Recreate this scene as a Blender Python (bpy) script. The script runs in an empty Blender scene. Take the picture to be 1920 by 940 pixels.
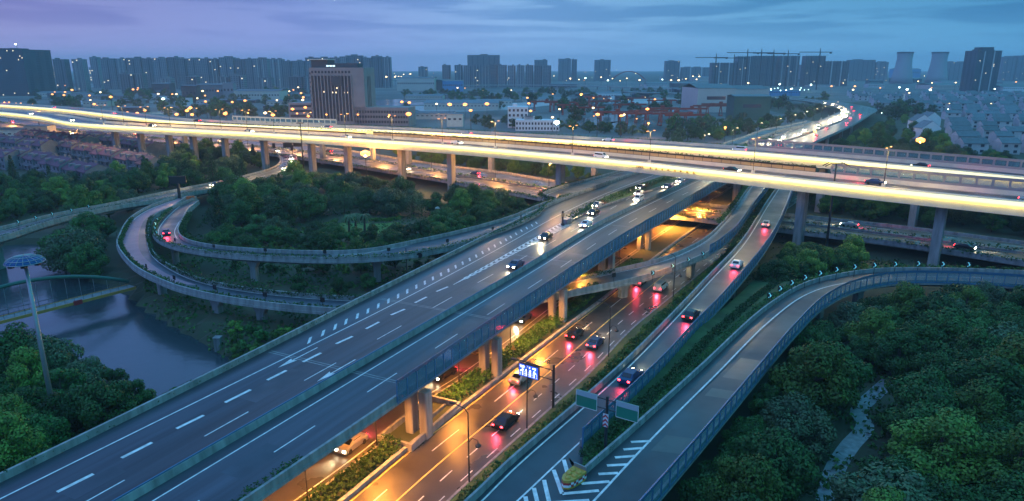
import bpy, math, random
import numpy as np
from mathutils import Vector, Matrix, noise
rnd = random.Random(7)
R = math.radians
S = bpy.context.scene
COL = S.collection

# ------------------------------------------------------------------ camera, world, sun, exposure
HC = 46.0
DOME = 1.18
F, PITCH = 1280.0, R(15)
cd = bpy.data.cameras.new('camera'); cam = bpy.data.objects.new('camera', cd); COL.objects.link(cam)
cam.location = (0, 0, HC); cam.rotation_euler = (R(90) - PITCH, 0, 0)
cd.sensor_width = 36; cd.lens = 36 * F / 1920; cd.clip_start = 0.5; cd.clip_end = 20000
S.camera = cam
S.view_settings.view_transform = 'Standard'; S.view_settings.look = 'None'
S.view_settings.exposure = 0.0; S.view_settings.gamma = 1.0
S.cycles.use_denoising = True
S.cycles.sample_clamp_indirect = 4.0
S.cycles.max_bounces = 6; S.cycles.diffuse_bounces = 2; S.cycles.glossy_bounces = 3
S.cycles.transmission_bounces = 4; S.cycles.volume_bounces = 0; S.cycles.transparent_max_bounces = 12
S.cycles.caustics_reflective = False; S.cycles.caustics_refractive = False

def lin(c):
    return tuple(((v / 255) / 12.92 if v <= 10 else (((v / 255) + .055) / 1.055) ** 2.4) for v in c) + (1,)

w = bpy.data.worlds.new('World'); S.world = w; w.use_nodes = True
nt = w.node_tree; N = nt.nodes; L = nt.links; N.clear()
def nn(t, **k):
    n = N.new(t)
    for a, b in k.items(): setattr(n, a, b)
    return n
def math_(op, a, b=None, c=None):
    n = nn('ShaderNodeMath', operation=op)
    for i, v in enumerate((a, b, c)):
        if v is None: continue
        if isinstance(v, (int, float)): n.inputs[i].default_value = v
        else: L.new(v, n.inputs[i])
    return n.outputs[0]
def ramp_(fac, stops, mode='LINEAR'):
    n = nn('ShaderNodeValToRGB'); n.color_ramp.interpolation = mode
    el = n.color_ramp.elements
    while len(el) < len(stops): el.new(0.5)
    for e, (p, c) in zip(el, stops): e.position = p; e.color = c
    L.new(fac, n.inputs[0]); return n.outputs[0]
def mix_(f, a, b, mode='MIX'):
    n = nn('ShaderNodeMix', data_type='RGBA', blend_type=mode)
    for i, v in ((0, f), (6, a), (7, b)):
        if isinstance(v, (int, float)): n.inputs[i].default_value = v
        elif isinstance(v, tuple): n.inputs[i].default_value = v
        else: L.new(v, n.inputs[i])
    return n.outputs[2]
tc = nn('ShaderNodeTexCoord'); sp = nn('ShaderNodeSeparateXYZ'); L.new(tc.outputs['Generated'], sp.inputs[0])
X, Y, Z = sp.outputs
az = math_('MULTIPLY_ADD', X, 0.8, 0.5)
hor = ramp_(az, [(0.0, lin((134, 140, 200))), (0.27, lin((134, 150, 212))), (0.5, lin((126, 164, 216))), (0.75, lin((106, 164, 210))), (1.0, lin((82, 154, 198)))])
top = ramp_(az, [(0.0, lin((110, 110, 170))), (0.27, lin((106, 128, 188))), (0.5, lin((118, 160, 204))), (0.75, lin((78, 140, 182))), (1.0, lin((52, 124, 168)))])
drk = ramp_(az, [(0.0, lin((84, 88, 162))), (0.27, lin((84, 108, 176))), (0.5, lin((74, 122, 178))), (0.75, lin((44, 108, 158))), (1.0, lin((30, 96, 146)))])
elev = math_('MULTIPLY', Z, 11.0)
base = mix_(math_('MINIMUM', math_('MAXIMUM', elev, 0.0), 1.0), hor, top)
cv = nn('ShaderNodeCombineXYZ'); L.new(math_('MULTIPLY', X, 5.5), cv.inputs[0]); L.new(math_('MULTIPLY', Z, 62.0), cv.inputs[1]); L.new(math_('MULTIPLY', Y, 2.0), cv.inputs[2])
ns = nn('ShaderNodeTexNoise'); ns.inputs['Scale'].default_value = 1.0; ns.inputs['Detail'].default_value = 6; ns.inputs['Roughness'].default_value = 0.5; ns.inputs['Distortion'].default_value = 0.3
L.new(cv.outputs[0], ns.inputs['Vector'])
cl = ramp_(ns.outputs[0], [(0.42, (0, 0, 0, 1)), (0.60, (1, 1, 1, 1))], 'EASE')
cf = math_('MULTIPLY', cl, math_('MINIMUM', math_('MAXIMUM', math_('MULTIPLY_ADD', Z, 22.0, -0.45), 0.0), 1.0))
base = mix_(math_('MULTIPLY', cf, 0.7), base, drk)
# the overcast dusk dome overhead, which lights the place
up = ramp_(az, [(0.0, lin((100, 136, 216))), (0.5, lin((88, 164, 218))), (1.0, lin((66, 174, 198)))])
hi = math_('MINIMUM', math_('MAXIMUM', math_('MULTIPLY_ADD', Z, 4.0, -0.4), 0.0), 1.0)
up2 = nn('ShaderNodeVectorMath', operation='SCALE'); L.new(up, up2.inputs[0]); up2.inputs['Scale'].default_value = DOME
base = mix_(hi, base, up2.outputs[0])
sky = nn('ShaderNodeTexSky', sky_type='NISHITA', sun_disc=False, sun_elevation=R(1.5), sun_rotation=R(-60))
bg = nn('ShaderNodeBackground'); L.new(base, bg.inputs[0]); bg.inputs[1].default_value = 1.4
bg2 = nn('ShaderNodeBackground'); L.new(sky.outputs[0], bg2.inputs[0]); bg2.inputs[1].default_value = 0.012
ad = nn('ShaderNodeAddShader'); L.new(bg.outputs[0], ad.inputs[0]); L.new(bg2.outputs[0], ad.inputs[1])
wo = nn('ShaderNodeOutputWorld'); L.new(ad.outputs[0], wo.inputs[0])
sl = bpy.data.lights.new('dusk_sun', 'SUN'); sl.energy = 0.35; sl.angle = R(25); sl.color = (0.45, 0.72, 1.0)
so = bpy.data.objects.new('dusk_sun', sl); so.rotation_euler = (R(38), 0, R(-60)); COL.objects.link(so)

# ------------------------------------------------------------------ geometry helpers
def P(px, py, z=0.0):
    """a point of the place, read off the survey photograph at a given height"""
    u = (px - 960) / F; v = -(py - 470) / F
    d = (u, math.cos(PITCH) + v * math.sin(PITCH), -math.sin(PITCH) + v * math.cos(PITCH))
    t = (z - HC) / d[2]
    return Vector((d[0] * t, d[1] * t, z))
def ytop(px, py, depth_y):
    """height of a thing whose foot is at world y=depth_y and whose top is seen at py"""
    v = -(py - 470) / F
    dy = math.cos(PITCH) + v * math.sin(PITCH); dz = -math.sin(PITCH) + v * math.cos(PITCH)
    return HC + dz / dy * depth_y
_A0 = P(0, 936, 8); _ad = Vector((math.cos(R(63.5)), math.sin(R(63.5)), 0)); _an = Vector((_ad.y, -_ad.x, 0))
def W(s, o, z=8.0):
    q = _A0 + _ad * s + _an * o; return Vector((q.x, q.y, z))

def spline(pts, step=3.0, n=None, smooth=True):
    pts = [Vector(p) for p in pts]
    out = []
    if smooth and len(pts) > 2:
        q = [pts[0] * 2 - pts[1]] + pts + [pts[-1] * 2 - pts[-2]]
        for i in range(1, len(q) - 2):
            p0, p1, p2, p3 = q[i - 1:i + 3]
            t0 = 0.0; t1 = t0 + max((p1 - p0).length, 1e-3) ** .5; t2 = t1 + max((p2 - p1).length, 1e-3) ** .5; t3 = t2 + max((p3 - p2).length, 1e-3) ** .5
            for k in range(12):
                t = t1 + (t2 - t1) * k / 12
                a1 = p0 * ((t1 - t) / (t1 - t0)) + p1 * ((t - t0) / (t1 - t0)); a2 = p1 * ((t2 - t) / (t2 - t1)) + p2 * ((t - t1) / (t2 - t1)); a3 = p2 * ((t3 - t) / (t3 - t2)) + p3 * ((t - t2) / (t3 - t2))
                b1 = a1 * ((t2 - t) / (t2 - t0)) + a2 * ((t - t0) / (t2 - t0)); b2 = a2 * ((t3 - t) / (t3 - t1)) + a3 * ((t - t1) / (t3 - t1))
                out.append(b1 * ((t2 - t) / (t2 - t1)) + b2 * ((t - t1) / (t2 - t1)))
        out.append(pts[-1])
    else: out = pts
    d = [0.0]
    for a, b in zip(out[:-1], out[1:]): d.append(d[-1] + (b - a).length)
    m = n or max(2, int(d[-1] / step) + 1)
    res = []; j = 0
    for i in range(m):
        s = d[-1] * i / (m - 1)
        while j < len(d) - 2 and d[j + 1] < s: j += 1
        f = 0 if d[j + 1] == d[j] else (s - d[j]) / (d[j + 1] - d[j])
        res.append(out[j].lerp(out[j + 1], min(max(f, 0), 1)))
    return res
def lengths(pl):
    d = [0.0]
    for a, b in zip(pl[:-1], pl[1:]): d.append(d[-1] + (b - a).length)
    return d
def at(pl, s):
    d = lengths(pl); s = min(max(s, 0), d[-1])
    for i in range(len(d) - 1):
        if d[i + 1] >= s: break
    f = (s - d[i]) / max(d[i + 1] - d[i], 1e-6)
    t = (pl[i + 1] - pl[i]).normalized()
    return pl[i].lerp(pl[i + 1], f), t
def sub(pl, a, b, step=3.0):
    """the stretch of a polyline between two arc lengths"""
    T = lengths(pl)[-1]; b = min(b, T); n = max(2, int((b - a) / step) + 1)
    return [at(pl, a + (b - a) * i / (n - 1))[0] for i in range(n)]
def norms(pl):
    out = []
    for i in range(len(pl)):
        t = (pl[min(i + 1, len(pl) - 1)] - pl[max(i - 1, 0)]); t.z = 0; t.normalize()
        out.append(Vector((t.y, -t.x, 0)))       # to the right of travel
    return out
def off(pl, d, dz=0.0):
    return [p + n * d + Vector((0, 0, dz)) for p, n in zip(pl, norms(pl))]
def mid(A, B, f=.5): return [a.lerp(b, f) for a, b in zip(A, B)]

class MB:
    def __init__(s): s.v = []; s.f = []; s.mi = []; s.cur = 0
    def vert(s, p): s.v.append(tuple(p)); return len(s.v) - 1
    def face(s, ids, m=None): s.f.append(tuple(ids)); s.mi.append(s.cur if m is None else m)
    def poly(s, pts, m=None): s.face([s.vert(p) for p in pts], m)
    def box(s, c, size, rot=0.0, m=None, tilt=None):
        hx, hy, hz = size[0] / 2, size[1] / 2, size[2] / 2; M = Matrix.Rotation(rot, 3, 'Z')
        if tilt is not None: M = M @ tilt
        c = Vector(c); ids = [s.vert(c + M @ Vector((x * hx, y * hy, z * hz))) for z in (-1, 1) for y in (-1, 1) for x in (-1, 1)]
        for q in ((0, 2, 3, 1), (4, 5, 7, 6), (0, 1, 5, 4), (1, 3, 7, 5), (3, 2, 6, 7), (2, 0, 4, 6)): s.face([ids[i] for i in q], m)
        return s
    def tube(s, pts, r, seg=8, m=None, cap=True):
        pts = [Vector(p) for p in pts]; rs = r if isinstance(r, (list, tuple)) else [r] * len(pts); rings = []
        for i, p in enumerate(pts):
            t = (pts[min(i + 1, len(pts) - 1)] - pts[max(i - 1, 0)]).normalized()
            a = Vector((0, 0, 1)) if abs(t.z) < .9 else Vector((1, 0, 0))
            u = t.cross(a).normalized(); v = t.cross(u)
            rings.append([s.vert(p + (u * math.cos(2 * math.pi * k / seg) + v * math.sin(2 * math.pi * k / seg)) * rs[i]) for k in range(seg)])
        for a, b in zip(rings[:-1], rings[1:]):
            for k in range(seg): s.face((a[k], a[(k + 1) % seg], b[(k + 1) % seg], b[k]), m)
        if cap: s.face(rings[0][::-1], m); s.face(rings[-1], m)
        return s
    def lathe(s, c, prof, seg=12, m=None):
        c = Vector(c); rings = [[s.vert(c + Vector((r * math.cos(2 * math.pi * k / seg), r * math.sin(2 * math.pi * k / seg), z))) for k in range(seg)] for r, z in prof]
        for a, b in zip(rings[:-1], rings[1:]):
            for k in range(seg): s.face((a[k], a[(k + 1) % seg], b[(k + 1) % seg], b[k]), m)
        s.face(rings[0][::-1], m); s.face(rings[-1], m); return s
    def loft(s, A, B, m=None):
        ia = [s.vert(p) for p in A]; ib = [s.vert(p) for p in B]
        for i in range(len(A) - 1): s.face((ia[i], ib[i], ib[i + 1], ia[i + 1]), m)
        return s
    def sweep(s, pl, prof, m=None, closed=True):
        """prof: (offset to the right, height) points"""
        ns_ = norms(pl); rings = [[s.vert(p + n * o + Vector((0, 0, z))) for o, z in prof] for p, n in zip(pl, ns_)]
        k = len(prof)
        for a, b in zip(rings[:-1], rings[1:]):
            for j in range(k if closed else k - 1): s.face((a[j], b[j], b[(j + 1) % k], a[(j + 1) % k]), m)
        if closed: s.face(rings[0], m); s.face(rings[-1][::-1], m)
        return s
    def build(s, name, mats, parent=None, smooth=False, stuff=False):
        me = bpy.data.meshes.new(name); me.from_pydata(s.v, [], s.f); 
        mats = mats if isinstance(mats, (list, tuple)) else [mats]
        for m in mats: me.materials.append(m)
        if len(mats) > 1: me.polygons.foreach_set('material_index', s.mi)
        if smooth: me.polygons.foreach_set('use_smooth', [True] * len(me.polygons))
        me.update()
        o = bpy.data.objects.new(name, me); COL.objects.link(o)
        if parent is not None:
            o.parent = parent
            if parent.location.length > 0 and not parent.get('_local'): o.matrix_parent_inverse = Matrix.Translation(parent.location).inverted()
        return o
def tag(o, label=None, cat=None, group=None, kind=None):
    if label: o['label'] = label
    if cat: o['category'] = cat
    if group: o['group'] = group
    if kind: o['kind'] = kind
    return o
def thing(name, label, cat, loc=(0, 0, 0), rot=0.0, group=None, local=True):
    o = bpy.data.objects.new(name, None); COL.objects.link(o); o.location = loc; o.rotation_euler = (0, 0, rot); o.empty_display_size = .5
    if local: o['_local'] = 1
    return tag(o, label, cat, group)
def copy_tree(o, parent=None):
    c = o.copy(); COL.objects.link(c)
    if parent is not None: c.parent = parent
    for ch in o.children: copy_tree(ch, c)
    return c
PROTOS = []
def place(proto, loc, rot=0.0, scale=1.0, label=None, group=None, cat=None):
    o = copy_tree(proto)
    if proto not in PROTOS: PROTOS.append(proto)
    o.location = loc; o.rotation_euler = (0, 0, rot); o.scale = scale if isinstance(scale, tuple) else (scale,) * 3
    if label: o['label'] = label
    if group: o['group'] = group
    if cat: o['category'] = cat
    return o

# ------------------------------------------------------------------ materials
MATS = {}
def mat(name, col, rough=.7, metal=0.0, var=0.0, scale=1.0, emit=None, strength=0.0, alpha=1.0, spec=.5, bump=0.0, rvar=0.0, objrand=0.0, coat=0.0, detail=4, sample=True, trans=0.0):
    m = bpy.data.materials.new(name); m.use_nodes = True; t = m.node_tree; b = t.nodes['Principled BSDF']; MATS[name] = m
    b.inputs['Base Color'].default_value = (*col[:3], 1); b.inputs['Roughness'].default_value = rough; b.inputs['Metallic'].default_value = metal
    b.inputs['Specular IOR Level'].default_value = spec; b.inputs['Alpha'].default_value = alpha
    if coat: b.inputs['Coat Weight'].default_value = coat; b.inputs['Coat Roughness'].default_value = .1
    if trans: b.inputs['Transmission Weight'].default_value = trans
    if var or bump or rvar:
        tcn = t.nodes.new('ShaderNodeTexCoord'); nz = t.nodes.new('ShaderNodeTexNoise'); nz.inputs['Scale'].default_value = scale; nz.inputs['Detail'].default_value = detail
        t.links.new(tcn.outputs['Object'], nz.inputs['Vector'])
        if var:
            mr = t.nodes.new('ShaderNodeMapRange'); mr.inputs[1].default_value = .3; mr.inputs[2].default_value = .7; mr.inputs[3].default_value = 1 - var; mr.inputs[4].default_value = 1 + var
            t.links.new(nz.outputs[0], mr.inputs[0])
            mx = t.nodes.new('ShaderNodeVectorMath'); mx.operation = 'SCALE'; mx.inputs[0].default_value = col[:3]; t.links.new(mr.outputs[0], mx.inputs['Scale'])
            src = mx.outputs[0]
            if objrand:
                oi = t.nodes.new('ShaderNodeObjectInfo'); m2 = t.nodes.new('ShaderNodeMapRange'); m2.inputs[3].default_value = 1 - objrand; m2.inputs[4].default_value = 1 + objrand
                t.links.new(oi.outputs['Random'], m2.inputs[0]); m3 = t.nodes.new('ShaderNodeVectorMath'); m3.operation = 'SCALE'
                t.links.new(src, m3.inputs[0]); t.links.new(m2.outputs[0], m3.inputs['Scale']); src = m3.outputs[0]
            t.links.new(src, b.inputs['Base Color'])
        if rvar:
            mr = t.nodes.new('ShaderNodeMapRange'); mr.inputs[1].default_value = .35; mr.inputs[2].default_value = .65; mr.inputs[3].default_value = max(rough - rvar, .03); mr.inputs[4].default_value = min(rough + rvar, 1)
            nz2 = t.nodes.new('ShaderNodeTexNoise'); nz2.inputs['Scale'].default_value = .12; nz2.inputs['Detail'].default_value = 5
            t.links.new(tcn.outputs['Object'], nz2.inputs['Vector']); t.links.new(nz2.outputs[0], mr.inputs[0]); t.links.new(mr.outputs[0], b.inputs['Roughness'])
        if bump:
            bp = t.nodes.new('ShaderNodeBump'); bp.inputs['Strength'].default_value = bump; t.links.new(nz.outputs[0], bp.inputs['Height']); t.links.new(bp.outputs[0], b.inputs['Normal'])
    if emit:
        b.inputs['Emission Color'].default_value = (*emit[:3], 1); b.inputs['Emission Strength'].default_value = strength
        if not sample: m.cycles.emission_sampling = 'NONE'
    return m
ASPH = mat('asphalt', (.031, .045, .062), .42, var=.22, scale=.35, rvar=.12, bump=.05, spec=.5, detail=8)
ASPH_A = mat('worn_lane_asphalt', (.034, .043, .06), .42, var=.45, scale=1.0, rvar=.12, spec=.5, detail=6)
for n_ in [n for n in ASPH_A.node_tree.nodes if n.type == 'TEX_NOISE']:
    mp_ = ASPH_A.node_tree.nodes.new('ShaderNodeMapping'); mp_.vector_type = 'TEXTURE'; mp_.inputs['Rotation'].default_value[2] = R(63.5); mp_.inputs['Scale'].default_value = (28, 1.1, 1)
    l_ = n_.inputs['Vector'].links[0]; src_ = l_.from_socket; ASPH_A.node_tree.links.new(src_, mp_.inputs['Vector']); ASPH_A.node_tree.links.new(mp_.outputs[0], n_.inputs['Vector'])
ASPH_WET = mat('wet_asphalt', (.06, .055, .05), .36, var=.25, scale=.3, rvar=.14, bump=.03, spec=.6, detail=8)
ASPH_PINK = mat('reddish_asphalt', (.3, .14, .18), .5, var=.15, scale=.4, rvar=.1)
CONC = mat('concrete', (.25, .26, .27), .75, var=.34, scale=.5, detail=8, bump=.05)
CONC_D = mat('weathered_concrete', (.17, .18, .2), .8, var=.35, scale=.8, detail=10)
CONC_L = mat('pale_painted_concrete', (.62, .6, .52), .6, var=.08, scale=.4)
for n_ in ('concrete', 'weathered_concrete'):
    t_ = MATS[n_].node_tree; z_ = [n for n in t_.nodes if n.type == 'TEX_NOISE'][0]; mp_ = t_.nodes.new('ShaderNodeMapping'); mp_.inputs['Scale'].default_value = (2.2, 2.2, .35); src_ = z_.inputs['Vector'].links[0].from_socket; t_.links.new(src_, mp_.inputs['Vector']); t_.links.new(mp_.outputs[0], z_.inputs['Vector'])
PAINT = mat('white_road_paint', (.66, .67, .68), .5, var=.25, scale=1.6, detail=8)
PAINT_Y = mat('yellow_road_paint', (.75, .55, .16), .5, var=.12, scale=2.5)
STEEL = mat('galvanised_steel', (.3, .32, .35), .45, .6)
DARKM = mat('dark_metal', (.03, .035, .04), .5, .3)
GREENM = mat('dark_green_metal', (.02, .1, .09), .5, .2)
BLUEM = mat('blue_painted_metal', (.06, .17, .3), .45, .1, var=.1, scale=1)
GLASSP = mat('blue_tinted_panel', (.09, .22, .34), .12, alpha=.62, spec=.6)
GLASSG = mat('clear_tinted_panel', (.12, .3, .38), .12, alpha=.42, spec=.6)
ORANGEP = mat('amber_panel', (.5, .34, .17), .4, alpha=.95)
GRASS = mat('grass', (.035, .085, .03), .9, var=.4, scale=.3, detail=8)
LAWN = mat('mown_lawn', (.06, .16, .035), .9, var=.15, scale=.2)
EARTH = mat('earth', (.045, .06, .035), .95, var=.4, scale=.05, detail=10)
CITYG = mat('city_ground', (.1, .12, .12), .9, var=.5, scale=.012, detail=8)
STONE = mat('stone_paving', (.2, .24, .27), .45, var=.3, scale=1.2, detail=8)
BARK = mat('bark', (.06, .05, .04), .9, var=.3, scale=3)
def leafmat(name, c1, c2, dark=.5):
    m = bpy.data.materials.new(name); m.use_nodes = True; t = m.node_tree; b = t.nodes['Principled BSDF']; MATS[name] = m
    b.inputs['Roughness'].default_value = .6; b.inputs['Specular IOR Level'].default_value = .25
    tcn = t.nodes.new('ShaderNodeTexCoord'); nz = t.nodes.new('ShaderNodeTexNoise'); nz.inputs['Scale'].default_value = .45; nz.inputs['Detail'].default_value = 3
    geo = t.nodes.new('ShaderNodeNewGeometry'); oi = t.nodes.new('ShaderNodeObjectInfo')
    ad_ = t.nodes.new('ShaderNodeVectorMath'); ad_.operation = 'ADD'; t.links.new(tcn.outputs['Object'], ad_.inputs[0]); 
    sc_ = t.nodes.new('ShaderNodeVectorMath'); sc_.operation = 'SCALE'; sc_.inputs[0].default_value = (37, 51, 23); t.links.new(oi.outputs['Random'], sc_.inputs['Scale']); t.links.new(sc_.outputs[0], ad_.inputs[1]); t.links.new(ad_.outputs[0], nz.inputs['Vector'])
    s1 = t.nodes.new('ShaderNodeMath'); s1.operation = 'MULTIPLY_ADD'; t.links.new(geo.outputs['Random Per Island'], s1.inputs[0]); s1.inputs[1].default_value = .35; t.links.new(nz.outputs[0], s1.inputs[2])
    mr = t.nodes.new('ShaderNodeMapRange'); mr.inputs[1].default_value = .4; mr.inputs[2].default_value = .95; t.links.new(s1.outputs[0], mr.inputs[0])
    mx = t.nodes.new('ShaderNodeMix'); mx.data_type = 'RGBA'; mx.inputs[6].default_value = (*c1, 1); mx.inputs[7].default_value = (*c2, 1); t.links.new(mr.outputs[0], mx.inputs[0])
    m2 = t.nodes.new('ShaderNodeMapRange'); m2.inputs[3].default_value = 1 - dark; m2.inputs[4].default_value = 1 + dark * .8; t.links.new(oi.outputs['Random'], m2.inputs[0])
    m3 = t.nodes.new('ShaderNodeVectorMath'); m3.operation = 'SCALE'; t.links.new(mx.outputs[2], m3.inputs[0]); t.links.new(m2.outputs[0], m3.inputs['Scale']); t.links.new(m3.outputs[0], b.inputs['Base Color'])
    return m
LEAF = leafmat('deep_green_leaves', (.014, .055, .018), (.05, .15, .03))
LEAF_Y = leafmat('fresh_green_leaves', (.04, .11, .02), (.13, .26, .04))
LEAF_W = leafmat('grey_green_leaves', (.035, .075, .04), (.085, .15, .065), .3)
LEAF_C = leafmat('dark_needle_leaves', (.015, .045, .018), (.035, .09, .03), .35)
CARG = mat('car_glass', (.01, .012, .015), .06, spec=.8)
TYRE = mat('rubber', (.015, .015, .015), .8)
E_HEAD = mat('headlight_glow', (1, 1, 1), .3, emit=(1, .86, .55), strength=60, sample=False)
E_TAIL = mat('taillight_glow', (.5, .02, .02), .3, emit=(1, .03, .04), strength=22, sample=False)
E_LED = mat('viaduct_light_line', (1, 1, .8), .4, emit=(1, .96, .42), strength=1.0, sample=False)
E_WASH = mat('viaduct_wash_light', (1, 1, .8), .4, emit=(1, .72, .14), strength=18.0)
E_SOD = mat('sodium_lamp_glow', (1, .8, .4), .4, emit=(1, .31, .04), strength=3.4, sample=False)
E_WHT = mat('white_lamp_glow', (1, 1, 1), .4, emit=(.72, 1, .86), strength=10, sample=False)
E_WARM = mat('warm_lamp_glow', (1, 1, .8), .4, emit=(1, .66, .28), strength=6, sample=False)
E_RED = mat('red_lamp_glow', (1, .1, .1), .4, emit=(1, .12, .12), strength=30, sample=False)
E_WIN = mat('lit_window', (1, .8, .5), .4, emit=(1, .74, .42), strength=2.2, sample=False)
E_WINB = mat('white_lit_window', (.8, 1, 1), .4, emit=(.7, .95, 1), strength=1.6, sample=False)
E_LEDB = mat('blue_screen', (.02, .1, .6), .3, emit=(.01, .10, .85), strength=.9, sample=False)
E_LEDW = mat('screen_mark', (1, 1, 1), .3, emit=(.6, .85, 1), strength=2.2, sample=False)
WIN = mat('window_glass', (.03, .045, .07), .15, spec=.7)

# ------------------------------------------------------------------ generic part builders
ROADS = []     # (polyline, clearance) used to keep trees off the carriageways
def keep(pl, r): ROADS.append(([ (p.x, p.y) for p in pl[::3] ] + [(pl[-1].x, pl[-1].y)], r))
def roadlabel(o, label):
    return o
def parapet(pl, parent, side, h=.9, t=.28, name='parapet', m=None, z0=-.002):
    """side=+1: the wall stands to the right of the line"""
    prof = [(0, z0), (0, h), (side * t, h), (side * t, z0)]
    return MB().sweep(pl, prof).build(name, m or CONC, parent)
def girder(Lp, Rp, parent, depth=1.5, name='girder', m=None, lip=.42, fascia=.5, inset=.24):
    mb = MB(); Lo = off(Lp, -lip); Ro = off(Rp, lip)
    rings = []
    for l, r, lo, ro in zip(Lp, Rp, Lo, Ro):
        d = (ro - lo); z = Vector((0, 0, 1))
        rings.append([mb.vert(q) for q in (lo - z * .02, lo - z * fascia, lo + d * inset * .55 - z * (fascia + .12), lo + d * inset - z * depth, ro - d * inset - z * depth, ro - d * inset * .55 - z * (fascia + .12), ro - z * fascia, ro - z * .02)])
    k = 8
    for a, b in zip(rings[:-1], rings[1:]):
        for j in range(k): mb.face((a[j], a[(j + 1) % k], b[(j + 1) % k], b[j]))
    mb.face(rings[0][::-1]); mb.face(rings[-1])
    return mb.build(name, m or CONC, parent)
def surface(Lp, Rp, parent, name='road_surface', m=None, dz=.004, strips=4):
    mb = MB()
    for i in range(strips):
        mb.loft([a.lerp(b, i / strips) + Vector((0, 0, dz)) for a, b in zip(Lp, Rp)], [a.lerp(b, (i + 1) / strips) + Vector((0, 0, dz)) for a, b in zip(Lp, Rp)])
    return mb.build(name, m or ASPH, parent)
def stripe(mb, pl, w=.16, dz=.012):
    mb.loft(off(pl, -w / 2, dz), off(pl, w / 2, dz))
def dashes(mb, pl, on=6, gap=9, w=.16, start=0, end=None):
    T = lengths(pl)[-1] if end is None else end; s = start
    while s + on < T: stripe(mb, sub(pl, s, s + on, 3), w); s += on + gap
def fence(pl, parent, h=2.3, base=.5, pitch=2.0, glass=None, frame=None, name='noise_barrier', lean=0.0):
    """noise barrier of framed panels: panel mesh with its frame as a sub-part"""
    d = lengths(pl)[-1]
    pn = MB().sweep(pl, [(-.02, base), (-.02, h - .35), (.02, h - .35), (.02, base)]).build(name, glass or GLASSP, parent)
    fr = MB(); n = int(d / pitch)
    for i in range(n + 1):
        p, t = at(pl, i * d / n); fr.box(p + Vector((0, 0, base + (h - base) / 2)), (.12, .16, h - base), math.atan2(t.y, t.x))
    fr.sweep(pl, [(-.09, h - .36), (-.05, h), (.16, h + .12), (.09, h - .36)]); fr.sweep(pl, [(-.06, base - .1), (-.06, base + .12), (.06, base + .12), (.06, base - .1)])
    fr.build('barrier_frame', frame or BLUEM, pn)
    return pn
def pier(p, zt, parent, w=1.6, d=1.5, cap=None, rot=0.0, z0=-3.0, m=None, capm=None):
    mb = MB(); b = .12
    prof = [(-w / 2 + b, -d / 2), (w / 2 - b, -d / 2), (w / 2, -d / 2 + b), (w / 2, d / 2 - b), (w / 2 - b, d / 2), (-w / 2 + b, d / 2), (-w / 2, d / 2 - b), (-w / 2, -d / 2 + b)]
    M = Matrix.Rotation(rot, 3, 'Z')
    def ring(z, s=1, sy=1): return [mb.vert(Vector((p.x, p.y, 0)) + M @ Vector((x * s, y * sy, 0)) + Vector((0, 0, z))) for x, y in prof]
    rs = [ring(z0), ring(zt - 1.6), ring(zt - .9, 1.0 if not cap else cap / w * .7), ring(zt - .03, cap / w if cap else 1.0)]
    for a, b_ in zip(rs[:-1], rs[1:]):
        for k in range(8): mb.face((a[k], a[(k + 1) % 8], b_[(k + 1) % 8], b_[k]))
    mb.face(rs[0][::-1]); mb.face(rs[-1])
    return mb.build('pier', m or CONC, parent)
def leafquads(mb, c, r, n, size, rg, flat=1.0, droop=0.0, m=None):
    for _ in range(n):
        while True:
            d = Vector((rg.gauss(0, 1), rg.gauss(0, 1), rg.gauss(0, 1)))
            if d.length > .01: break
        d.normalize(); rr = r * (rg.uniform(.72, 1.05))
        p = c + Vector((d.x * rr, d.y * rr, d.z * rr * flat))
        nrm = (d + Vector((rg.uniform(-.7, .7), rg.uniform(-.7, .7), rg.uniform(-.3, .8)))).normalized()
        u = nrm.orthogonal().normalized(); u.rotate(Matrix.Rotation(rg.uniform(0, 6.28), 3, nrm)); v = nrm.cross(u)
        s = size * rg.uniform(.6, 1.3); a = s * rg.uniform(.5, .8)
        i = [mb.vert(p - u * s), mb.vert(p - v * a * .9 + u * s * .1), mb.vert(p + u * s), mb.vert(p + v * a)]
        mb.face(i, m)
def hedge(name, label, pl, width, h, parent=None, density=9.0, size=.16, m=None, zoff=0.0, cat='hedge', seed=1, ragged=.5, side=0.0, group=None):
    rg = random.Random(seed); mb = MB(); T = lengths(pl)[-1]; n = int(T * density)
    ns_ = norms(pl); d = lengths(pl)
    for _ in range(n):
        s = rg.random() * T; p, t = at2(pl, d, s); nr = Vector((t.y, -t.x, 0)).normalized()
        lump = .5 + .5 * noise.noise(Vector((s * .35, seed * 3.1, 0))) + ragged * noise.noise(Vector((s * 1.3, seed, 5)))
        hh = h * max(.15, lump + .35)
        q = p + nr * (side + rg.uniform(-.5, .5) * width) + Vector((0, 0, zoff + hh * rg.random() ** .7))
        leafquads(mb, q, size * .9, 2, size, rg)
    o = mb.build(name, m or LEAF, parent)
    if parent is None: tag(o, label, cat, group)
    return o
import bisect
def at2(pl, d, s):
    i = min(max(bisect.bisect_left(d, s) - 1, 0), len(pl) - 2); f = (s - d[i]) / max(d[i + 1] - d[i], 1e-6)
    return pl[i].lerp(pl[i + 1], f), (pl[i + 1] - pl[i])
# ------------------------------------------------------------------ edges of the roads
def pl_(pts, z, step=3.0, n=None, smooth=True):
    zs = z if isinstance(z, (list, tuple)) else [z] * len(pts)
    return spline([P(p[0], p[1], zz) for p, zz in zip(pts, zs)], step, n, smooth)
WV = lambda x, y, z=8.0: Vector((x, y, z))
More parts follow.
